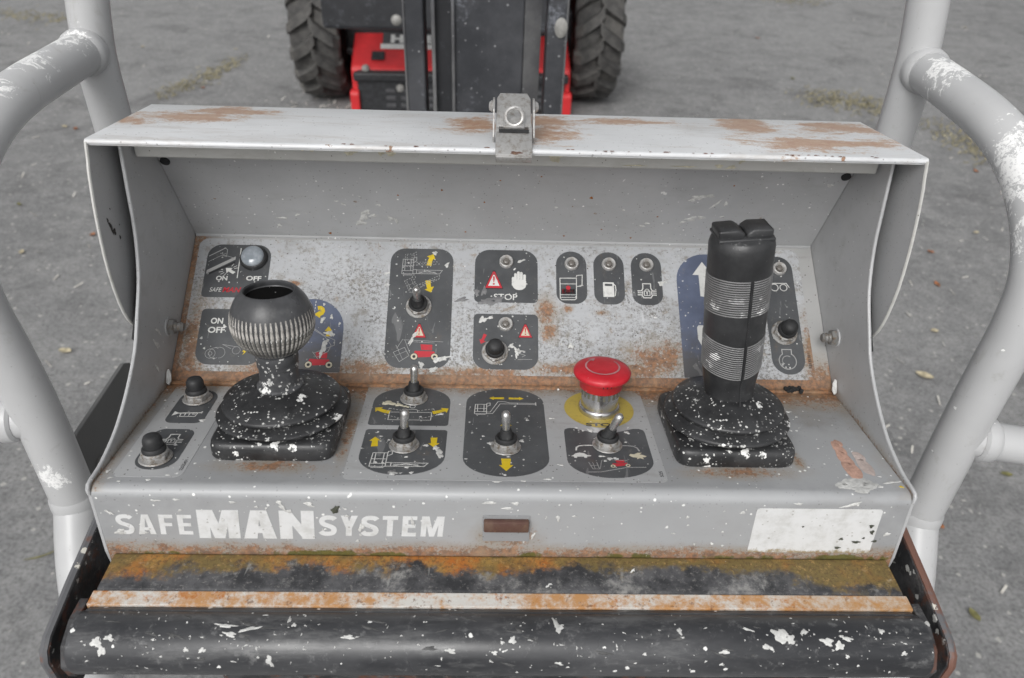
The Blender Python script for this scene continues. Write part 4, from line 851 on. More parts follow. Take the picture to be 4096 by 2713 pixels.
ob('neck', lathe([(.0178, .0385), (.0178, .0412), (.0166, .0425), (.0152, .0430), (.0150, .0560), (.0152, .0580), (.0158, .0585), (.0158, .0625), (.0162, .0632), (.0164, .0700)], 40), 'neck', t, MM, True)
kp = []
for i in range(25):
    a = R_(-58+(58+50)*i/24); kp.append((.0308*math.cos(a), .0975+.0308*math.sin(a)))
kp += [(.0190, .1214), (.0182, .1206), (.0180, .1185), (.0186, .1170), (.0178, .1150), (.0020, .1146)]
kn = ob('ball_knob', lathe([(.0155, .0690), (.0158, .0710)]+kp, 64), 'knob', t, MM, True, angle=35)
n_ = NT('deep_black_insert'); M['insert'] = n_.fin(n_.mix(n_.specks(300, .2, .3), (.004, .004, .004), (.4, .4, .4)), .95, 0, .1)
ob('hollow_insert', lathe([(.0182, .1152), (.0180, .1162), (.0010, .1160)], 40), 'insert', kn, MM, True)
def kgroove():
    V, F = [], []; n = 9
    for i in range(n):
        q = i/(n-1); a = R_(-52+70*q); wd = .0005+.00085*math.sin(math.pi*q); r = .0310
        V += [(-wd, -r*math.cos(a)-.00005, .0975+r*math.sin(a)), (0, -(r+.0009*math.sin(math.pi*q))*math.cos(a), .0975+(r+.0009*math.sin(math.pi*q))*math.sin(a)), (wd, -r*math.cos(a)-.00005, .0975+r*math.sin(a))]
    for i in range(n-1): b = 3*i; F += [(b, b+1, b+4, b+3), (b+1, b+2, b+5, b+4)]
    return V, F
kg = kgroove()
for i in range(52): ob('knob_rib', kg, 'kribs', kn, MM @ Matrix.Rotation(2*math.pi*i/52, 4, 'Z'), True, key='kg')

MM = at(DECK, 177.5, 80) @ Matrix.Translation((0, 0, .0005)); t = empty('joystick', MM, con, 'tall joystick with ribbed cylindrical grip on the right of the deck')
ob('square_base', joybase(.0470, .0430), 'boot', t, MM, True)
ob('bellows', sag(lathe([(.0400, .0150), (.0470, .0178), (.0496, .0196), (.0499, .0208), (.0486, .0220), (.0425, .0236), (.0405, .0250), (.0420, .0274), (.0438, .0290), (.0441, .0302), (.0430, .0318), (.0320, .0355), (.0235, .0395), (.0200, .0415)], 72), .0009, 9), 'boot', t, MM, True, angle=70)
G = MM @ Matrix.Translation((0, 0, .034)) @ Matrix.Rotation(R_(-4.8), 4, 'Y') @ Matrix.Rotation(R_(1.5), 4, 'X')
gr = ob('grip', lathe([(.0192, 0), (.0194, .010), (.0208, .022), (.0226, .034), (.0230, .048), (.0230, .062), (.0233, .075), (.0233, .100), (.0236, .112), (.0238, .130), (.0238, .134), (.0226, .1385), (.0210, .1400), (.0020, .1402)], 56, 1, .94), 'grip', t, G, True, angle=60)
def rads(z): return .0226+(z-.034)*(.0233-.0226)/.04 if z < .075 else .0233+(z-.075)*.00015/.037*2
for z0, z1, sl in ((.0300, .0575, .22), (.0840, .1115, .0)):
    nr_ = 16
    for k in range(nr_):
        zz = z0+(z1-z0)*k/(nr_-1); V, F = [], []; m_ = 56; q = 6
        rr = rads(zz)+.0001
        gap = R_(3.2); a0 = R_(-82)
        for i in range(m_+1):
            a = a0+gap+(2*math.pi-2*gap)*i/m_; lift = sl*.020*(math.sin(a)*.0+(abs(math.cos(a))**1.5)*(1 if 1 else 0)) if sl else 0
            for j in range(q):
                b = 2*math.pi*j/q; r2 = rr+.00048*math.cos(b)
                V.append((r2*math.cos(a), r2*math.sin(a)*.94, zz+lift+.00052*math.sin(b)))
        for i in range(m_):
            for j in range(q): F.append((i*q+j, i*q+(j+1) % q, (i+1)*q+(j+1) % q, (i+1)*q+j))
        ob('grip_rib', (V, F), 'rib', gr, G, True)
ob('seam', tube([(.0232*math.cos(R_(-82)), .0232*.94*math.sin(R_(-82)), .006+.0), (.0212*math.cos(R_(-82)), .0212*.94*math.sin(R_(-82)), .022), (.0228*math.cos(R_(-82)), .0228*.94*math.sin(R_(-82)), .034), (.0234*math.cos(R_(-82)), .0234*.94*math.sin(R_(-82)), .075), (.0236*math.cos(R_(-82)), .0236*.94*math.sin(R_(-82)), .112)], .0006, 6), 'grip', gr, G, True)
def rocker(s):
    o = [(.0005, 0), (.0195, 0), (.0196, .0060), (.0186, .0071), (.0054, .0074), (.0005, .0044)]
    V, F = prism(o, -.0115, .0115); V = [(s*x, z, y) for x, y, z in V]; return bevel((V, F), .0016, 3)
for s in (-1, 1): ob('rocker', rocker(s), 'grip', gr, G @ Matrix.Translation((0, .002, .1395)), True, angle=50)
ob('rocker_plate', bbox(-.0202, .0202, -.0135, .0155, .1385, .1412, .0012), 'grip', gr, G, True)

# ------------------------------------------------------------------ paint spatter blots on console sheets
rnd = random.Random(7)
def blots(parent, F_, items, mat='splat', name='paint_blots', z=0.0, rag=.42):
    gs = []
    for it in items:
        u, v, ru, rv = it[:4]; ang = it[4] if len(it) > 4 else 0
        gs.append(blob(u/1000, v/1000, ru/1000, rv/1000, ang, min(.0004, ru/1000*.25), rnd, 20, rag))
    o = ob(name, join(*gs), mat, parent, F_ @ Matrix.Translation((0, 0, z)), True, 'stuff'); return o
rp = lambda u0, u1, v0, v1, k, r0, r1: [(rnd.uniform(u0, u1), rnd.uniform(v0, v1), (lambda r: r)(rnd.uniform(r0, r1)*rnd.random()**1.6+.25), rnd.uniform(r0, r1)*rnd.random()**1.6+.25, rnd.uniform(0, 180)) for _ in range(k)]
blots(deck, DECK, rp(-295, 295, 5, 140, 120, .3, 1.1)+[(-262, 10, 1.6, .9), (-290, 12, 2, .8, 20), (-282, 8, 1.2, .7), (-295, 20, 1.2, 2.2, -20), (-250, 16, 1.4, .8), (291, 17, 8, 1.1, 10), (285, 24, 1.4, .8), (276, 12, 1.2, .7), (255, 15, 1, .7), (242, 122, 2.2, 1.1), (246, 116, 2.2, .8), (250, 108, 1.2, .8), (248, 133, 1.1, .7)], z=.00031)
# the big cream and pink spill by the right joystick
blots(deck, DECK, [(262, 15.5, 13.5, 6.5, 4), (272, 14, 7, 5, 20), (253, 12, 5, 4), (264, 8, 8, 4), (280, 12, 2, 1.5)], 'splat', 'paint_spill', .00007, .30)
blots(deck, DECK, [(268.4, 62, 4.4, 10.5, 6), (267.8, 48, 5.2, 13, 5), (267.2, 32, 6.2, 14, 2), (270.5, 69, 3.6, 5)], 'pink', 'paint_spill', .00003, .10)
blots(deck, DECK, [(280, 50, 4.2, 8, 4), (279.6, 38, 5.0, 13, 3)], splatm('pale_pink_paint', (.60, .50, .46)), 'paint_spill', .00004, .10)
blots(deck, DECK, [(296, 12, 1.6, .9, -30)], 'inky', 'paint_blots')
blots(deck, DECK, [(-250, 90, 2.6, 2.0), (-64, 58, 2.2, 1.4), (-101, 70, 1.3, .9), (-94, 65, 1.1, 1.0), (-92, 60, 1.1, 1.0), (-56, 55, 2.4, 2.6, 30), (-53.5, 49, 2.6, 5.2, 14), (-51.6, 44, 2, 3, 10), (-55.6, 104.5, 2.6, 1.5, 15), (-72, 100, 1.2, .9), (-13, 62, 2.2, 2.6, 40), (12, 66, 1.8, 2.2, 20), (4, 74, 1.4, .6), (-19, 72, 1.2, .8), (-6, 48, 2.6, 1.0), (1, 44, 1.4, .7), (17.5, 97, 1.4, 1.0), (-2, 20.6, 1.2, 1.0), (-78, 42, 1.4, .8), (-95, 34, 1.2, .9), (-76, 28.5, 1.5, 1.0), (-72, 22, 1.6, 1.1, 30), (-86, 21, 3, 2, 0), (69, 83, 2.2, 3.0, 20), (88, 75, 1.3, 3, 10), (58, 86, 1.2, .8), (63, 82, 1.1, .9), (72, 70, 1.4, .8), (74, 46, 2.6, .8), (80, 43, 2, 1.6, 30), (76, 40, 1.2, .8), (96, 66, 1.0, .9), (99, 80, 2.6, 1.6, -40), (38, 100, 2.4, .9), (41, 34, 2.6, .8, -15), (30, 16, 2.6, .9), (12, 13.2, 2.0, .7), (-8, 12, 3, .7)], 'splat', 'paint_blots', .0005)
blots(deck, DECK, [(-101, 121, 6.5, 3.2, -10), (-92, 118.5, 4, 2.2, -15), (-86, 116, 3, 1.2, -20)], 'cream', 'paint_blots', .00052)
blots(deck, DECK, [(-86, 22.5, 3.4, 3.0)], 'greyblob', 'paint_blots', .00048)
FS = FACE @ Matrix.Translation((0, 0, .0004))
blots(deck, FS, rp(-295, 180, 10, 48, 60, .4, 1.6)+[(-13, 52, 5, 1.1), (6, 51.5, 2.6, 1.6), (0, 47, 4, 1.1), (38, 37.5, 1.4, 3.2, 8), (20, 20, 1.0, 3.6, -20), (50, 40, 2, .8), (-166, 50, 1.6, 2.6, 30), (-164, 45, 1.4, 4.2, 35), (-160, 42, 2.2, 1.6), (-145, 49, 2, 3.4, 60), (-290, 39, 3, 1.2, -40), (-255, 51, 3.4, .9), (-240, 52, 2.4, .8), (-200, 50, 2.2, 1.2), (-183, 46, 1.2, 1.0), (-108, 27, 2, 4, -20), (-286, 20.5, 4, 2.6, 20), (-118, 38, 2, 1), (-70, 33, 1.2, 4, 10), (255, 53.6, 7, 1.2, 20), (215, 54, 3, 1), (175, 45, 2.2, 1.2), (165, 12, 1, .9), (163, 26, 1, 1), (289, 25, 2.6, 1.4, 20)], 'splat', 'paint_blots')
blots(deck, FS, [(275, 33, 1.6, 1.8), (277, 27, 1.6, 2), (255, 20, 1.6, 1.2), (267, 17, 3.2, 1.3), (272, 21, 1, 1), (281, 18, 2, 1.1), (223, 32, .8, .8), (254, 11, 2.2, 1.2), (-126, 44, 4, 2.4, 60)], splatm('dark_moss_stain', (.07, .075, .055)), 'moss_spots', .0002)
blots(hood, HOOD, rp(-285, 285, 5, 90, 110, .3, 1.2)+[(-138, 22.5, 5, 4, 10), (-135, 31, 3.4, 7, -16), (-131, 38, 3.2, 3), (-126, 33, 3.6, 2, 15), (-110, 30, 2.4, 3.4, 30), (-104.6, 26, 1.6, 4, 10), (-211, 27, 5.2, 1.6, 4), (-196, 32, 3, 1.2, 30), (-157, 52, 1.8, 1), (-151, 48, 2.6, .9, -30), (-119, 48, 2.4, 1.4, -20), (-216, 16, 2, 2.4, 30), (44, 50, 1.6, 1.2), (173, 68, 7, 3, 12), (167, 64, 3, 2.2), (182, 70, 4, 2, 0), (190, 59, 1.2, 7, -35), (199, 60, 1.8, 3), (172, 38, 5, 3, 25), (181, 40, 3.6, 2.2), (165, 33, 3, 1.4, 20), (285, 87, 2.6, 2), (132, 30, 2.4, 1.2), (128, 26, 2.6, 1.0, -12), (200, 42, 2.2, .7, 20)], 'splat', 'paint_blots', .0001)
blots(hood, HOOD, [(-60, 70, 1, 1), (-100, 62, .9, .8), (-22, 55, .8, 1), (28, 90, .8, .8), (75, 64, 1.4, 1.6, 30), (-170, 6, 1.4, 1.4), (90, 20, .8, .8), (140, 40, .9, .8), (-40, 12, 1, .7), (55, 9, 1, 1), (120, 8, .9, .9), (200, 84, .8, .8), (-8, 84, .8, .7)], flat('rust_spot', (.30, .11, .02), .8, .4), 'rust_spots', .00012)
blots(lid, LID, [(u, rnd.uniform(.2, 3.2), rnd.uniform(.5, 1.0)+(rnd.random()**3)*1.6, rnd.uniform(.4, .8), 0) for u in [rnd.uniform(-215, 285) for _ in range(34)]], flat('edge_rust_nick', (.13, .05, .025), .8, .5), 'rust_nicks', .00003)
LIPM = frame((0, .5863, 1.390), (0, 0, 1))
blots(lid, LIPM, [(-165, 12, 3.4, 3.4, 30), (-158, 10, 4, 2.2), (-128, 7, 4.5, 1.6, 10), (-104, 8, 2.6, 2.2, -30), (-96, 7, 3.6, 1.8), (36, 8, 6, 4, 20), (124, 14, 2.2, 3), (168, 3.2, 3, 1.6), (178, 2.4, 4, 1.4, 10), (186, 8, 3, 1.6, 30), (100, 2.2, 9, .6), (140, 2.2, 9, .6)], 'cream', 'paint_blots', .0001)
blots(panel, PANEL, rp(-290, 284, 14, 144, 190, .25, .9)+[(-231, 97, 1.4, 1.2), (-114, 112, 2.8, 1.1, 20), (-113, 100, 2.6, 1.1, 5), (-87, 44, 1.4, 5.4, -22), (-84, 50, 1.6, 3, -30), (-57, 27, 5.2, 2.0, 12), (-63, 25, 3.4, 2.4), (-77, 20.4, 2.2, 3.0, 20), (-66, 16, 4, 2, 30), (5, 40, 2.6, 2.2, 20), (10.5, 35, 2.4, 3.6, 30), (10, 31, 1.0, 3.6, -10), (12, 35, 3.6, 1.4), (-22, 66, 3.4, 3, 30), (-15, 68, 3, 1.4, 20), (14, 128, 4.4, 1.2, 24), (148.5, 106.8, 2.6, 2.6), (152, 108, 1.6, 1), (60, 41, 2.4, 2.4), (-69, 134.5, 2.2, 2.2), (-57, 122, 1.6, 3, -20), (-170, 63, 1.6, 3.6, -28), (-162, 66, 1.2, 2.4, 10), (-154, 59.4, 1.0, 1.6, -30), (-164, 50, 3.4, 1.6, 10), (-160, 49, 2, 3, 30), (-167, 34, 2.2, 7.5, -14), (-164.5, 41, 1.8, 3, -20), (-170, 78.5, 1, 1.4), (-278, 43, 1.2, 1.2), (-274, 33, 1, 1)], 'splat', 'paint_blots', .0006)
blots(panel, PANEL, [(-28, 94, 2.4, 3.6, 20), (-21, 95, 2.4, 4.4, -10), (-18, 84, 8, 3.2, 0), (-8, 87, 5.4, 3.2, 10), (-42, 86, 6, 2.2, 10)], 'greyblob', 'glue_patches', .0006)
blots(con, Matrix.Translation((-.2998, 0, 0)) @ Matrix(((0, 0, 1, 0), (1, 0, 0, 0), (0, 1, 0, 0), (0, 0, 0, 1))), [(508+rnd.uniform(-14, 22), 1290+rnd.uniform(-40, 90), rnd.uniform(.4, 1.4), rnd.uniform(.4, 1.2), rnd.uniform(0, 90)) for _ in range(14)]+[(520, 1247, 1.2, 9, 30), (514, 1240, 1.4, 7, 35), (506, 1232, 1, 5, 20)] if 0 else [(560, 1262, 1.2, .8), (575, 1300, .9, .8), (590, 1330, .8, .7), (540, 1240, 2.0, 8, 30), (548, 1248, 1.4, 6, 30), (530, 1222, 1.5, 5, 20)], 'splat')

LSM = Matrix.Translation((-.3106, 0, 0)) @ Matrix(((0, 0, 1, 0), (1, 0, 0, 0), (0, 1, 0, 0), (0, 0, 0, 1)))
blots(lid, LSM, [(543, 1349, 1.6, 5.5, 8), (546, 1344, 2.2, 3.0, 20), (541, 1356, 1.0, 2.2), (552, 1336, 1.0, 1.6), (549, 1362, .7, .8), (556, 1345, .6, .7)], splatm('dark_grease_smudge', (.05, .045, .04)), 'grease_smudge')
# debris lump on the deck
cl = []
for i in range(26):
    r = random.Random(i); cl.append(xf(lathe([(.0004, -.0016), (.0018, -.0006), (.0016, .0008), (.0005, .0016)], 6), Matrix.Translation((r.uniform(-.008, .008), r.uniform(-.0022, .003), r.uniform(.001, .004))) @ Matrix.Rotation(r.uniform(0, 3), 4, Vector((r.random(), r.random(), r.random()+.1)))))
tag(ob('debris_clump', join(*cl), 'clump', None, DECK @ Matrix.Translation((.2600, .1478, .0016))), 'small black clump of debris beside the tall joystick', 'debris')

# ------------------------------------------------------------------ pressure bar below the console
pb = empty('pressure_bar', (0, .34, 1.08), None, 'black pressure bar with rusty ledge along the front of the console', 'bar')
ob('ledge', bevel(xprism([(.3520, 1.1440), (.3860, 1.1440), (.3860, 1.1560), (.3845, 1.1572), (.3540, 1.1572), (.3520, 1.1560)], -.2945, .2945), .0006), 'ledge', pb, ident())
ob('edge_strip', bevel(xprism([(.3392, 1.1480), (.3516, 1.1480), (.3516, 1.1580), (.3392, 1.1580)], -.2960, .2960), .0009), 'rstrip', pb, ident())
rl = []
ob('padded_bar', xf(lathe([(.018, -.2975), (.0205, -.2965), (.0212, -.294), (.0212, .294), (.0205, .2965), (.018, .2975)], 48), Matrix.Translation((0, .3215, 1.1415)) @ Matrix.Rotation(R_(90), 4, 'Y')), 'roller', pb, ident(), True)
def cylblots(items, mat='splat', yc=.3215, zc=1.1415, r=.0212):
    gs = []
    for u, a, ru, rv in items:
        V, F = blob(0, 0, ru/1000, rv/1000, rnd.uniform(-25, 25), .0003, rnd, 22, .42)
        gs.append(([(u/1000+x, yc-(r+z+.00003)*math.cos(R_(a)+y/r), zc+(r+z+.00003)*math.sin(R_(a)+y/r)) for x, y, z in V], F))
    return ob('paint_blots', join(*gs), mat, pb, ident(), True, 'stuff')
rnd = random.Random(11)
its = [(rnd.uniform(-292, 292), rnd.uniform(-5, 125), rnd.uniform(.25, .7)+rnd.random()**6*2.0, rnd.uniform(.25, .6)+rnd.random()**6*1.2) for _ in range(150)]
for cx_, n__, sp in ((-265, 26, 22), (-190, 26, 24), (-135, 20, 14), (205, 36, 24), (255, 40, 26), (-20, 12, 30), (60, 10, 25), (110, 14, 20), (-240, 16, 18)):
    its += [(rnd.gauss(cx_, sp), rnd.gauss(62, 20), rnd.uniform(.25, .6)+rnd.random()**3*1.4, rnd.uniform(.25, .5)+rnd.random()**3*.8) for _ in range(n__//2+2)]
its += [(-276, 55, 4.5, 3.5), (-272, 40, 3, 4), (-268, 62, 4, 2), (-192, 86, 8, 1.6), (-175, 80, 9, 1.4), (-188, 70, 5, 2), (-150, 100, 1.4, 3.2), (-146, 88, 2, 1.6), (-160, 22, 2.2, 5.5), (-205, 42, 3, 1.8), (-216, 43, 2.2, 1.6), (-108, 66, 5, 1.6), (4, 62, 2.6, 3.0), (-3, 58, 1.6, 1.4), (-38, 43, 4.2, 1.8), (36, 84, 3.2, 3.6), (34, 96, 2, 5), (-8, 40, 2.2, 1.8), (36, 20, 3.6, 1.2), (150, 44, 4, 2), (120, 80, 1.8, 3), (190, 74, 6.2, 5.6), (196, 66, 4, 3.6), (180, 52, 5, 1.8), (222, 62, 5, 3), (230, 55, 4, 3.4), (236, 68, 5, 1.6), (262, 82, 2.4, 2.2), (207, 80, 3, 2), (275, 42, 2.4, 1.6), (168, 84, 5, 1)]
its = [(a_, b_, c_*.82, d_*.82) for a_, b_, c_, d_ in its if abs(a_) < 290]
cylblots(its)
cylblots([(rnd.uniform(-285, 285), rnd.uniform(10, 120), rnd.uniform(1, 7), rnd.uniform(.4, 1.4)) for _ in range(34)], splatm('grey_paint_smear', (.085, .085, .085)))
ob('cover_lip', bevel(xprism([(.3318, 1.1568), (.3386, 1.1500), (.3395, 1.1560), (.3345, 1.1590)], -.2940, .2940), .0008), 'roller', pb, ident())
for s in (-1, 1):
    br = ob('side_bracket', bevel(xprism([(.4160, 1.1660), (.3600, 1.1570), (.3200, 1.1490), (.3120, 1.1440), (.3085, 1.1360), (.3100, 1.1050), (.320, 1.085), (.416, 1.085)], s*.3130, s*.3196), .0008), 'bracket', pb, ident())
    ob('bracket_edge', xf(tube([(.4160, 1.1662, 0), (.3600, 1.1572, 0), (.3200, 1.1492, 0), (.3118, 1.1440, 0), (.3083, 1.1360, 0), (.3100, 1.1050, 0)], .0021, 6), Matrix(((0, 0, 1.45, s*.3163), (1, 0, 0, 0), (0, 1, 0, 0), (0, 0, 0, 1)))), 'bredge', br, ident(), True)
    ob('end_holder', bevel(xprism([(.3480, 1.1540), (.3300, 1.1545), (.3130, 1.1480), (.3050, 1.1350), (.3080, 1.1200), (.330, 1.115), (.348, 1.120)], s*.2985, s*.3050), .0010), 'bracket', pb, ident())
    ob('holder_bolt', xf(lathe([(.006, 0), (.0065, .002), (.005, .0035)], 16), Matrix.Translation((s*.2985, .318, 1.150)) @ Matrix.Rotation(R_(-90*s), 4, 'Y')), 'bracket', pb, ident())
ob('lower_guard', bbox(-.215, .255, .335, .358, 1.03, 1.108, .003), 'bracket', pb, ident())
ob('rear_angle', box(-.295, .295, .3600, .3850, 1.095, 1.1438), 'bracket', pb, ident())

# ------------------------------------------------------------------ basket rails
cg = empty('platform_cage', (0, .3, .2), None, 'pale grey tubular guard rails rising on both sides of the console', 'guard rail')
TR = .0208
def rail(path, r=TR, k=6, name='rail_tube'): return ob(name, tube(smoothpath(path, k), r, 28), 'rail', cg, ident(), True, angle=60)
rail([(-.44, .846, .22), (-.44, .848, .9), (-.440, .849, 1.30), (-.4395, .848, 1.385), (-.436, .850, 1.43), (-.429, .853, 1.48), (-.415, .86, 1.58), (-.39, .87, 1.75), (-.33, .88, 1.95)])
rail([(.44, .838, .22), (.44, .838, .9), (.4395, .839, 1.30), (.438, .839, 1.40), (.436, .842, 1.44), (.430, .846, 1.49), (.417, .852, 1.58), (.39, .862, 1.75), (.33, .87, 1.95)])
lo = [(-.44, .846, 1.4035), (-.44, .78, 1.4035), (-.442, .70, 1.4015), (-.446, .655, 1.392), (-.449, .617, 1.374), (-.450, .582, 1.345), (-.448, .558, 1.31), (-.443, .549, 1.268), (-.436, .547, 1.22), (-.431, .547, 1.15), (-.429, .546, 1.035)]
rail(lo); rail([(-.429, .5465, 1.037), (-.424, .520, 1.010), (-.416, .492, .982), (-.410, .46, .92), (-.41, .45, .85), (-.41, .45, .22)])
ro = [(.44, .84, 1.41), (.441, .78, 1.4085), (.444, .70, 1.4025), (.447, .655, 1.392), (.449, .617, 1.374), (.450, .582, 1.345), (.449, .558, 1.31), (.446, .549, 1.268), (.442, .547, 1.22), (.439, .547, 1.15), (.437, .547, 1.025)]
rail(ro); rail([(.437, .5475, 1.027), (.431, .520, 1.000), (.423, .492, .972), (.415, .46, .91), (.41, .45, .85), (.41, .45, .22)])
rail([(-.431, .547, 1.150), (-.48, .541, 1.148), (-.56, .530, 1.146), (-.80, .50, 1.14)], .0185); rail([(.438, .547, 1.142), (.49, .540, 1.138), (.56, .530, 1.133), (.80, .49, 1.12)], .0185)
def collar(p, d, r0, r1, L):
    d = Vector(d).normalized(); q = d.to_track_quat('Z', 'Y').to_matrix().to_4x4()
    prof = [(r0, 0), (r1, L*.15), (r1*1.01, L*.5), (r1*.99, L*.8), (r0, L)]
    g_ = lathe(prof, 28); rr = random.Random(int(p[0]*1000)); return ob('weld_collar', xf(g_, Matrix.Translation(p) @ q), 'rail', cg, ident(), True)
collar((-.44, .834, 1.4035), (0, -1, 0), .0212, .0238, .016); collar((.44, .828, 1.410), (0, -1, 0), .0212, .0238, .016)
collar((-.4293, .5462, 1.052), (0, -.05, -1), .0209, .0222, .022); collar((.437, .547, 1.042), (0, -.05, -1), .0209, .0222, .022)
collar((-.448, .5452, 1.1495), (-1, -.1, 0), .0195, .0222, .016); collar((.455, .545, 1.1405), (1, -.12, -.06), .0195, .0222, .016)
ob('gusset_plate', bevel(xprism([(.535, 1.0765), (.726, 1.0770), (.738, 1.0695), (.752, 1.050), (.765, .86), (.535, .86)], -.4475, -.4425), .0010), 'plate', cg, ident())
ob('gusset_bolt', xf(lathe([(.0080, 0), (.0084, .003), (.006, .005)], 14), Matrix.Translation((-.4425, .622, 1.0173)) @ Matrix.Rotation(R_(90), 4, 'Y')), 'bolt', cg, ident(), True)
# floor and toe frame of the basket, under the operator
ob('floor_plate', bbox(-.78, .78, -.75, .36, .205, .225, .004), 'floor', cg, ident())
rail([(-.80, .38, .215), (0, .38, .215), (.80, .38, .215)], .02, 2, 'toe_rail'); rail([(-.44, .846, .24), (-.43, .60, .225), (-.42, .38, .215)], .02, 4, 'toe_rail'); rail([(.44, .838, .24), (.43, .60, .225), (.42, .38, .215)], .02, 4, 'toe_rail')
for s in (-1, 1):
    rail([(s*.80, .50 if s < 0 else .49, 1.13), (s*.80, .40, 1.10), (s*.80, .385, 1.0), (s*.80, .38, .22)], .0185)
for s in (-1, 1): ob('support_strut', tube([(s*.29, .50, 1.085), (s*.33, .485, 1.03), (s*.41, .452, .90)], .013, 14), 'bracket', con, ident(), True)
# mid rails and cable box glimpsed below the bar
rail([(-.40, .44, .80), (0, .44, .80), (.40, .43, .80)], .0185, 2)

# ------------------------------------------------------------------ boom standing behind the console
bm_ = empty('boom', (-.03, 1.62, .0), None, 'black steel boom standing upright behind the console lid', 'boom')
z0, z1 = .15, 2.1
ob('main_tube', bevel(box(-.098, .043, 1.60, 1.76, z0, z1), .004), 'boom', bm_, ident())
ob('flange', bevel(box(-.1400, -.0985, 1.625, 1.75, z0, z1), .003), 'turret', bm_, ident())
ob('edge_plate', bevel(box(-.1005, -.0945, 1.588, 1.600, z0, z1), .0015), 'boomedge', bm_, ident()); ob('edge_plate', bevel(box(-.1415, -.1340, 1.605, 1.6245, z0, z1), .0015), 'boomedge', bm_, ident())
ob('chamfer_plate', ([(.0435, 1.600, z0), (.078, 1.622, z0), (.078, 1.622, z1), (.0435, 1.600, z1), (.0435, 1.63, z0), (.078, 1.63, z0), (.078, 1.63, z1), (.0435, 1.63, z1)], [(0, 1, 2, 3), (4, 7, 6, 5), (0, 4, 5, 1), (3, 2, 6, 7), (1, 5, 6, 2), (0, 3, 7, 4)]), 'boomedge', bm_, ident())
ob('side_link', bevel(box(-.196, -.156, 1.60, 1.68, z0, z1), .004), 'boom', bm_, ident()); ob('side_link', bevel(box(.0895, .1290, 1.60, 1.68, z0, z1), .004), 'boom', bm_, ident())
ob('edge_plate', bevel(box(-.1965, -.1925, 1.597, 1.600, z0, z1), .001), 'boomedge', bm_, ident())
ob('edge_plate', bevel(box(.1255, .1295, 1.597, 1.600, z0, z1), .001), 'boomedge', bm_, ident())
ob('pin', xf(lathe([(.012, 0), (.013, .004), (.009, .007)], 16, 1, 1.5), Matrix.Translation((.116, 1.600, 1.265)) @ Matrix.Rotation(R_(90), 4, 'X')), 'bolt', bm_, ident(), True)
ob('foot_plate', bbox(-.22, .16, 1.55, 1.80, .0, .15, .01), 'boom', bm_, ident())
ob('cross_pin', xf(lathe([(.025, -.19), (.025, .17)], 20), Matrix.Translation((-.02, 1.72, .5)) @ Matrix.Rotation(R_(90), 4, 'Y')), 'boomedge', bm_, ident())

# ------------------------------------------------------------------ wheeled machine behind
CX = Matrix.Translation((-.245, 5.2, 0)) @ Matrix.Rotation(R_(2.0), 4, 'Z')
ma = empty('machine_chassis', CX, None, 'red and black wheeled lift chassis behind the boom', 'machine')
def mp(name, geo, mat, par=ma, smooth=False, key=None): return ob(name, geo, mat, par, CX, smooth, None, key)
hd = mp('red_hood', bevel(xprism([(-.40, .02), (-.40, .265), (-.38, .285), (.05, .47), (.10, .47), (.10, .02)], -.655, .690), .012), 'mred')
gl = mp('black_grille', bevel(xprism([(-.425, .02), (-.425, .20), (-.405, .262), (-.39, .262), (-.39, .02)], -.62, .655), .008), 'mblk')
mp('bumper_band', bbox(-.640, .675, -.450, -.40, .205, .258, .012), 'mblk')
for i, x in enumerate((-.42, -.33, -.25, -.17, .35, .43, .51)):
    for j in range(3): mp('grille_slot', bbox(x-.03, x+.03, -.430, -.424, .045+.045*j, .068+.045*j, .004, 1), 'dark' if 0 else 'mgrey', gl)
for s in (-1, 1): mp('corner_post', bevel(xprism([(-.455, -.0), (-.46, .13), (-.44, .15), (-.39, .15), (-.39, .0)], s*.600-.01 if s < 0 else .640, -.665 if s < 0 else .700), .008), 'mred')
sl_ = math.atan2(.185, .43)
HT = CX @ Matrix.Translation((0, -.38, .2875)) @ Matrix.Rotation(sl_, 4, 'X')
ob('hood_latch', bbox(-.535, -.455, .040, .118, .0, .012, .006), 'mblk', hd, HT)
ob('grey_decal', box(-.475, .32, .198, .33, .0015, .003), 'mgrey', hd, HT); ob('white_decal', box(-.485, .32, .150, .196, .0015, .003), 'mwhite', hd, HT)
ob('lettering', text('H', -.425, -.345, .205, .285, .0045, .06), 'mwhite', hd, HT); ob('lettering', text('E', -.215, -.135, .205, .285, .0045, .06), 'mwhite', hd, HT)
for x, y, z in ((-.565, -.405, .272), (-.36, -.432, .165)): mp('glint_cap', xf(lathe([(.022, 0), (.024, .006), (.016, .016), (.004, .02)], 16), Matrix.Translation((x, y, z)) @ Matrix.Rotation(R_(70), 4, 'X')), 'bolt', ma, True)  # pale caps painted in for out-of-focus highlights
tu = mp('turret', bevel(box(-.72, .60, -.85, -.62, .60, 1.25), .02), 'turret')
mp('glint_cap', xf(lathe([(.026, 0), (.028, .006), (.018, .018), (.004, .022)], 16), Matrix.Translation((-.325, -.85, .655)) @ Matrix.Rotation(R_(90), 4, 'X')), 'bolt', ma, True)  # another blurred highlight, painted as a pale cap on the turret
mp('axle', bevel(box(-.72, .72, -.10, .16, .28, .56), .02), 'mblk'); mp('frame_box', bevel(box(-.60, .60, .1, 1.6, .2, .62), .02), 'mblk')
for s in (-1, 1):
    mp('steering_rod', tube([(s*.70, -.12, .30), (s*.55, -.20, .28), (s*.40, -.12, .30)], .022, 10), 'boomedge', ma, True)
    mp('knuckle', bevel(box(s*.64, s*.700, -.06, .20, .10, .74), .015), 'mblk')
TYR, TYW = .43, .295
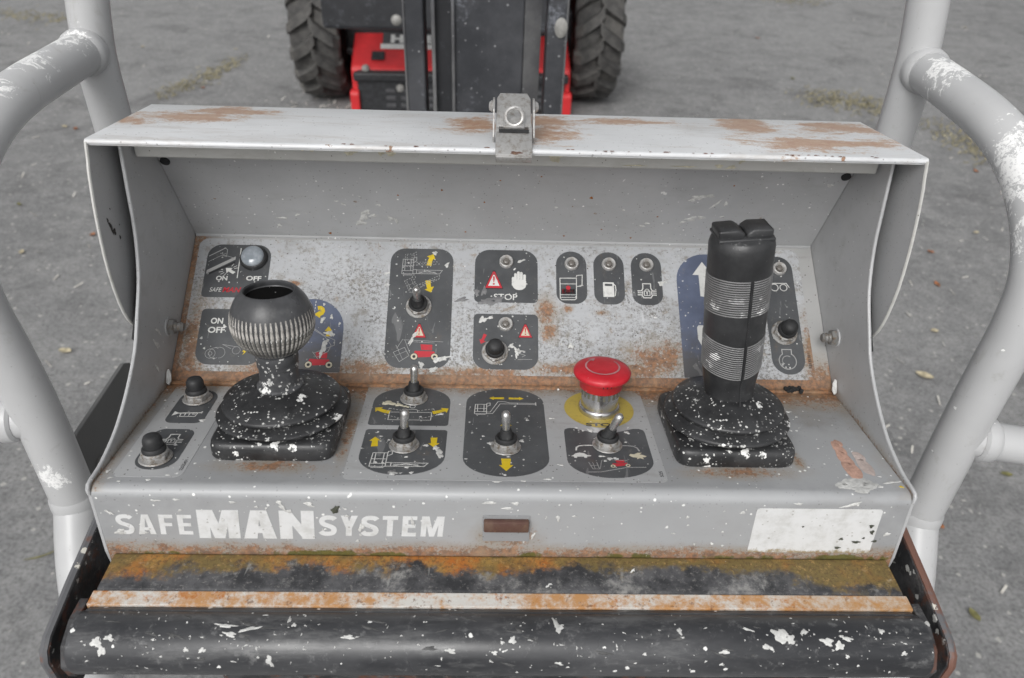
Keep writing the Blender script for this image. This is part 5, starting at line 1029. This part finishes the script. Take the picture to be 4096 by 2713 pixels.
def lug(side):
    """one bar lug: runs from the crown out over the shoulder, swept round the tyre"""
    V, F = [], []; n = 6
    for i in range(n):
        q = i/(n-1); x = side*(-.012+q*(TYW/2+.016)); th = -q*R_(15)*1.0+(R_(3) if i == 0 else 0)
        rb = TYR-.050-(.016*q**3 if q < .99 else .055); rt = TYR-(.014*q**3 if q < .99 else .055); hw = R_(6.0-1.2*q)
        for r, dt, k in ((rb, -hw*1.25, 0), (rt, -hw*.8, 0), (rt, hw*.8, 0), (rb, hw*1.25, 0)):
            a = th+dt; V.append((x, -r*math.cos(a), r*math.sin(a)))
    for i in range(n-1):
        for j in range(3): F.append((4*i+j, 4*i+j+1, 4*i+4+j+1, 4*i+4+j))
    F.append((0, 1, 2, 3)); e = 4*(n-1); F.append((e+3, e+2, e+1, e)); return V, F
for s in (-1, 1):
    WMt = CX @ Matrix.Translation((s*.862, 0 if s > 0 else -.02, TYR)); wh = empty('wheel', WMt, ma)
    h = TYW/2
    ob('tyre', xf(lathe([(.22, -h+.05), (.25, -h+.015), (.33, -h), (.365, -h+.008), (.380, -h+.03), (.386, -h*.4), (.386, h*.4), (.380, h-.03), (.365, h-.008), (.33, h), (.25, h-.015), (.22, h-.05)], 56), Matrix.Rotation(R_(90), 4, 'Y')), 'tyre', wh, WMt, True, None, 'tyre')
    ob('rim', xf(lathe([(.06, -.10), (.09, -.11), (.20, -.06), (.222, -.12), (.235, -.125), (.235, .125), (.222, .12), (.20, .06), (.09, .11), (.06, .10)], 40), Matrix.Rotation(R_(90), 4, 'Y')), 'rimred', wh, WMt, True, None, 'rim')
    N = 15
    for k in range(N):
        for sd_ in (-1, 1): ob('tread_lug', lug(sd_), 'tyre', wh, WMt @ Matrix.Rotation(2*math.pi*(k+(.5 if sd_ > 0 else 0))/N, 4, 'X'), False, None, 'lug%d' % sd_)

# ------------------------------------------------------------------ litter on the asphalt
def leaf_mesh(L, Wd, curl, seed):
    r = random.Random(seed); V, F = [], []; n = 7
    for i in range(n):
        q = i/(n-1); wd = Wd*math.sin(math.pi*(q*.92+.04))**.8*(1+r.uniform(-.15, .15)); z = .002+curl*(q-.5)**2*4*L*.25
        V += [(-wd, q*L-L/2, z+wd*.35), (0, q*L-L/2, z-.0005), (wd, q*L-L/2, z+wd*.25)]
    for i in range(n-1): b = 3*i; F += [(b, b+1, b+4, b+3), (b+1, b+2, b+5, b+4)]
    return V, F
def leaf(x, y, L, wd, rot, mat, seed, label, group='dry leaves scattered on the asphalt'):
    o = ob('fallen_leaf', leaf_mesh(L, wd, .35, seed), mat, None, Matrix.Translation((x, y, .003)) @ Matrix.Rotation(R_(rot), 4, 'Z'), True)
    tag(o, label, 'leaf', group)
LG = 'dry leaves scattered on the asphalt'
leaf(1.2023, 1.1544, .038, .011, 10, 'leaf_g', 1, 'olive pointed leaf at the lower right, nearest the camera'); leaf(1.2524, 1.4435, .026, .012, 20, 'leaf_o', 2, 'reddish dry leaf just right of the right rail foot')
leaf(1.5269, 2.1332, .060, .020, 55, 'leaf_p', 3, 'largest pale dry leaf right of the console'); leaf(1.5565, 1.6472, .034, .012, 80, 'leaf_g', 4, 'small olive leaf below the right rail stub')
leaf(-1.1586, 1.3106, .075, .003, -65, 'leaf_g', 6, 'thin dark twig at the lower left')
def clip(name, pts, wd, n, seed, label, mat='straw'):
    r = random.Random(seed); V, F = [], []
    for _ in range(n):
        k = r.randrange(len(pts)-1); q = r.random(); a, b = Vector(pts[k]), Vector(pts[k+1]); p = a+(b-a)*q
        x, y = p.x+r.gauss(0, wd), p.y+r.gauss(0, wd*1.6); L = r.uniform(.012, .04); an = r.uniform(0, 3.14); h = r.uniform(.004, .02)
        dx, dy = math.cos(an)*L/2, math.sin(an)*L/2; wx, wy = -math.sin(an)*.003, math.cos(an)*.003; b = len(V)
        V += [(x-dx-wx, y-dy-wy, .003), (x-dx+wx, y-dy+wy, .005), (x+dx+wx, y+dy+wy, h), (x+dx-wx, y+dy-wy, h-.002)]; F.append((b, b+1, b+2, b+3))
    tag(ob(name, (V, F), mat), label, 'clippings', None, 'stuff')
LV = [(2.2679, 6.9419, 'leaf_o', 'orange leaf at the top, right of the right tyre'), (1.9865, 3.0659, 'leaf_o', 'orange leaf beside the lid corner on the right'), (1.8788, 2.7757, 'leaf_o', 'orange leaf just below another, right of the lid side'),
 (2.3045, 3.2725, 'leaf_p', 'crumpled pale leaf between lid side and right rail bend'), (-1.7763, 3.0698, 'leaf_o', 'orange leaf close to the left side of the lid'), (-2.4245, 4.3606, 'leaf_o', 'orange leaf under the upper left rail'),
 (2.7014, 4.0389, 'leaf_o', 'small orange leaf inside the right rail bend'), (-1.9488, 5.1738, 'leaf_o', 'orange leaf lying in the clippings left of the tyre'), (3.0248, 4.6635, 'leaf_o', 'orange leaf in the clippings behind the right rail'),
 (-2.2399, 3.3569, 'leaf_g', 'olive curled leaf near the left picture edge'), (-2.4998, 4.3911, 'leaf_p', 'pale leaf beside the orange one under the upper left rail'), (4.4324, 7.5832, 'leaf_p', 'pale leaf at the top right, beyond the right post'),
 (-2.7062, 6.134, 'leaf_p', 'pale leaf between left post and left rail top'), (-2.0041, 6.1445, 'leaf_p', 'pale leaf above the clippings left of the tyre'), (1.70, 2.42, 'leaf_p', 'thin pale straw leaf above the largest leaf on the right'),
 (-1.5, 2.2, 'leaf_p', 'tiny pale leaf between left rail and console'), (-2.0, 2.9, 'leaf_p', 'small pale leaf at the left edge beside the rail'), (2.2, 5.75, 'leaf_g', 'olive leaf behind the lid, right of the tyre')]
for i, (x, y, mt, lb) in enumerate(LV): leaf(x, y, random.Random(i).uniform(.026, .048), random.Random(i+5).uniform(.008, .015), random.Random(i+50).uniform(0, 180), mt, i+20, lb)
clip('ground_crumbs', [(-4, 7.5), (-1.6, 3.0), (-1.1, 1.2)], .55, 130, 21, 'pale crumbs scattered over the asphalt on the left', 'crumb')
clip('ground_crumbs', [(4, 7.5), (2.3, 4.0), (1.3, 1.2)], .5, 130, 22, 'pale crumbs scattered over the asphalt on the right', 'crumb')
clip('grass_clippings', [(-4.9, 7.1), (-4.14, 7.04), (-3.6, 6.9)], .07, 420, 1, 'dry grass clippings in a line at the upper left')
clip('grass_clippings', [(-2.15, 5.0), (-2.0, 5.4), (-1.9, 5.9)], .05, 380, 2, 'dry grass clippings left of the left tyre')
clip('grass_clippings', [(2.15, 5.28), (2.45, 5.25), (2.68, 5.05)], .08, 700, 3, 'dry grass clippings between tyre and right rail post')
clip('grass_clippings', [(2.83, 4.8), (2.9, 4.5), (2.86, 4.3), (3.1, 4.1)], .08, 520, 4, 'dry grass clippings behind the right rail bend')
clip('grass_clippings', [(2.9, 8.6), (3.4, 8.5)], .06, 160, 5, 'thin dry grass clippings at the top edge, right of the right tyre')
clip('leaf_crumbs', [(-1.3, 4.9), (-.9, 4.7), (-.7, 4.9)], .12, 160, 6, 'scattered pale crumbs around the left tyre foot', 'crumb')
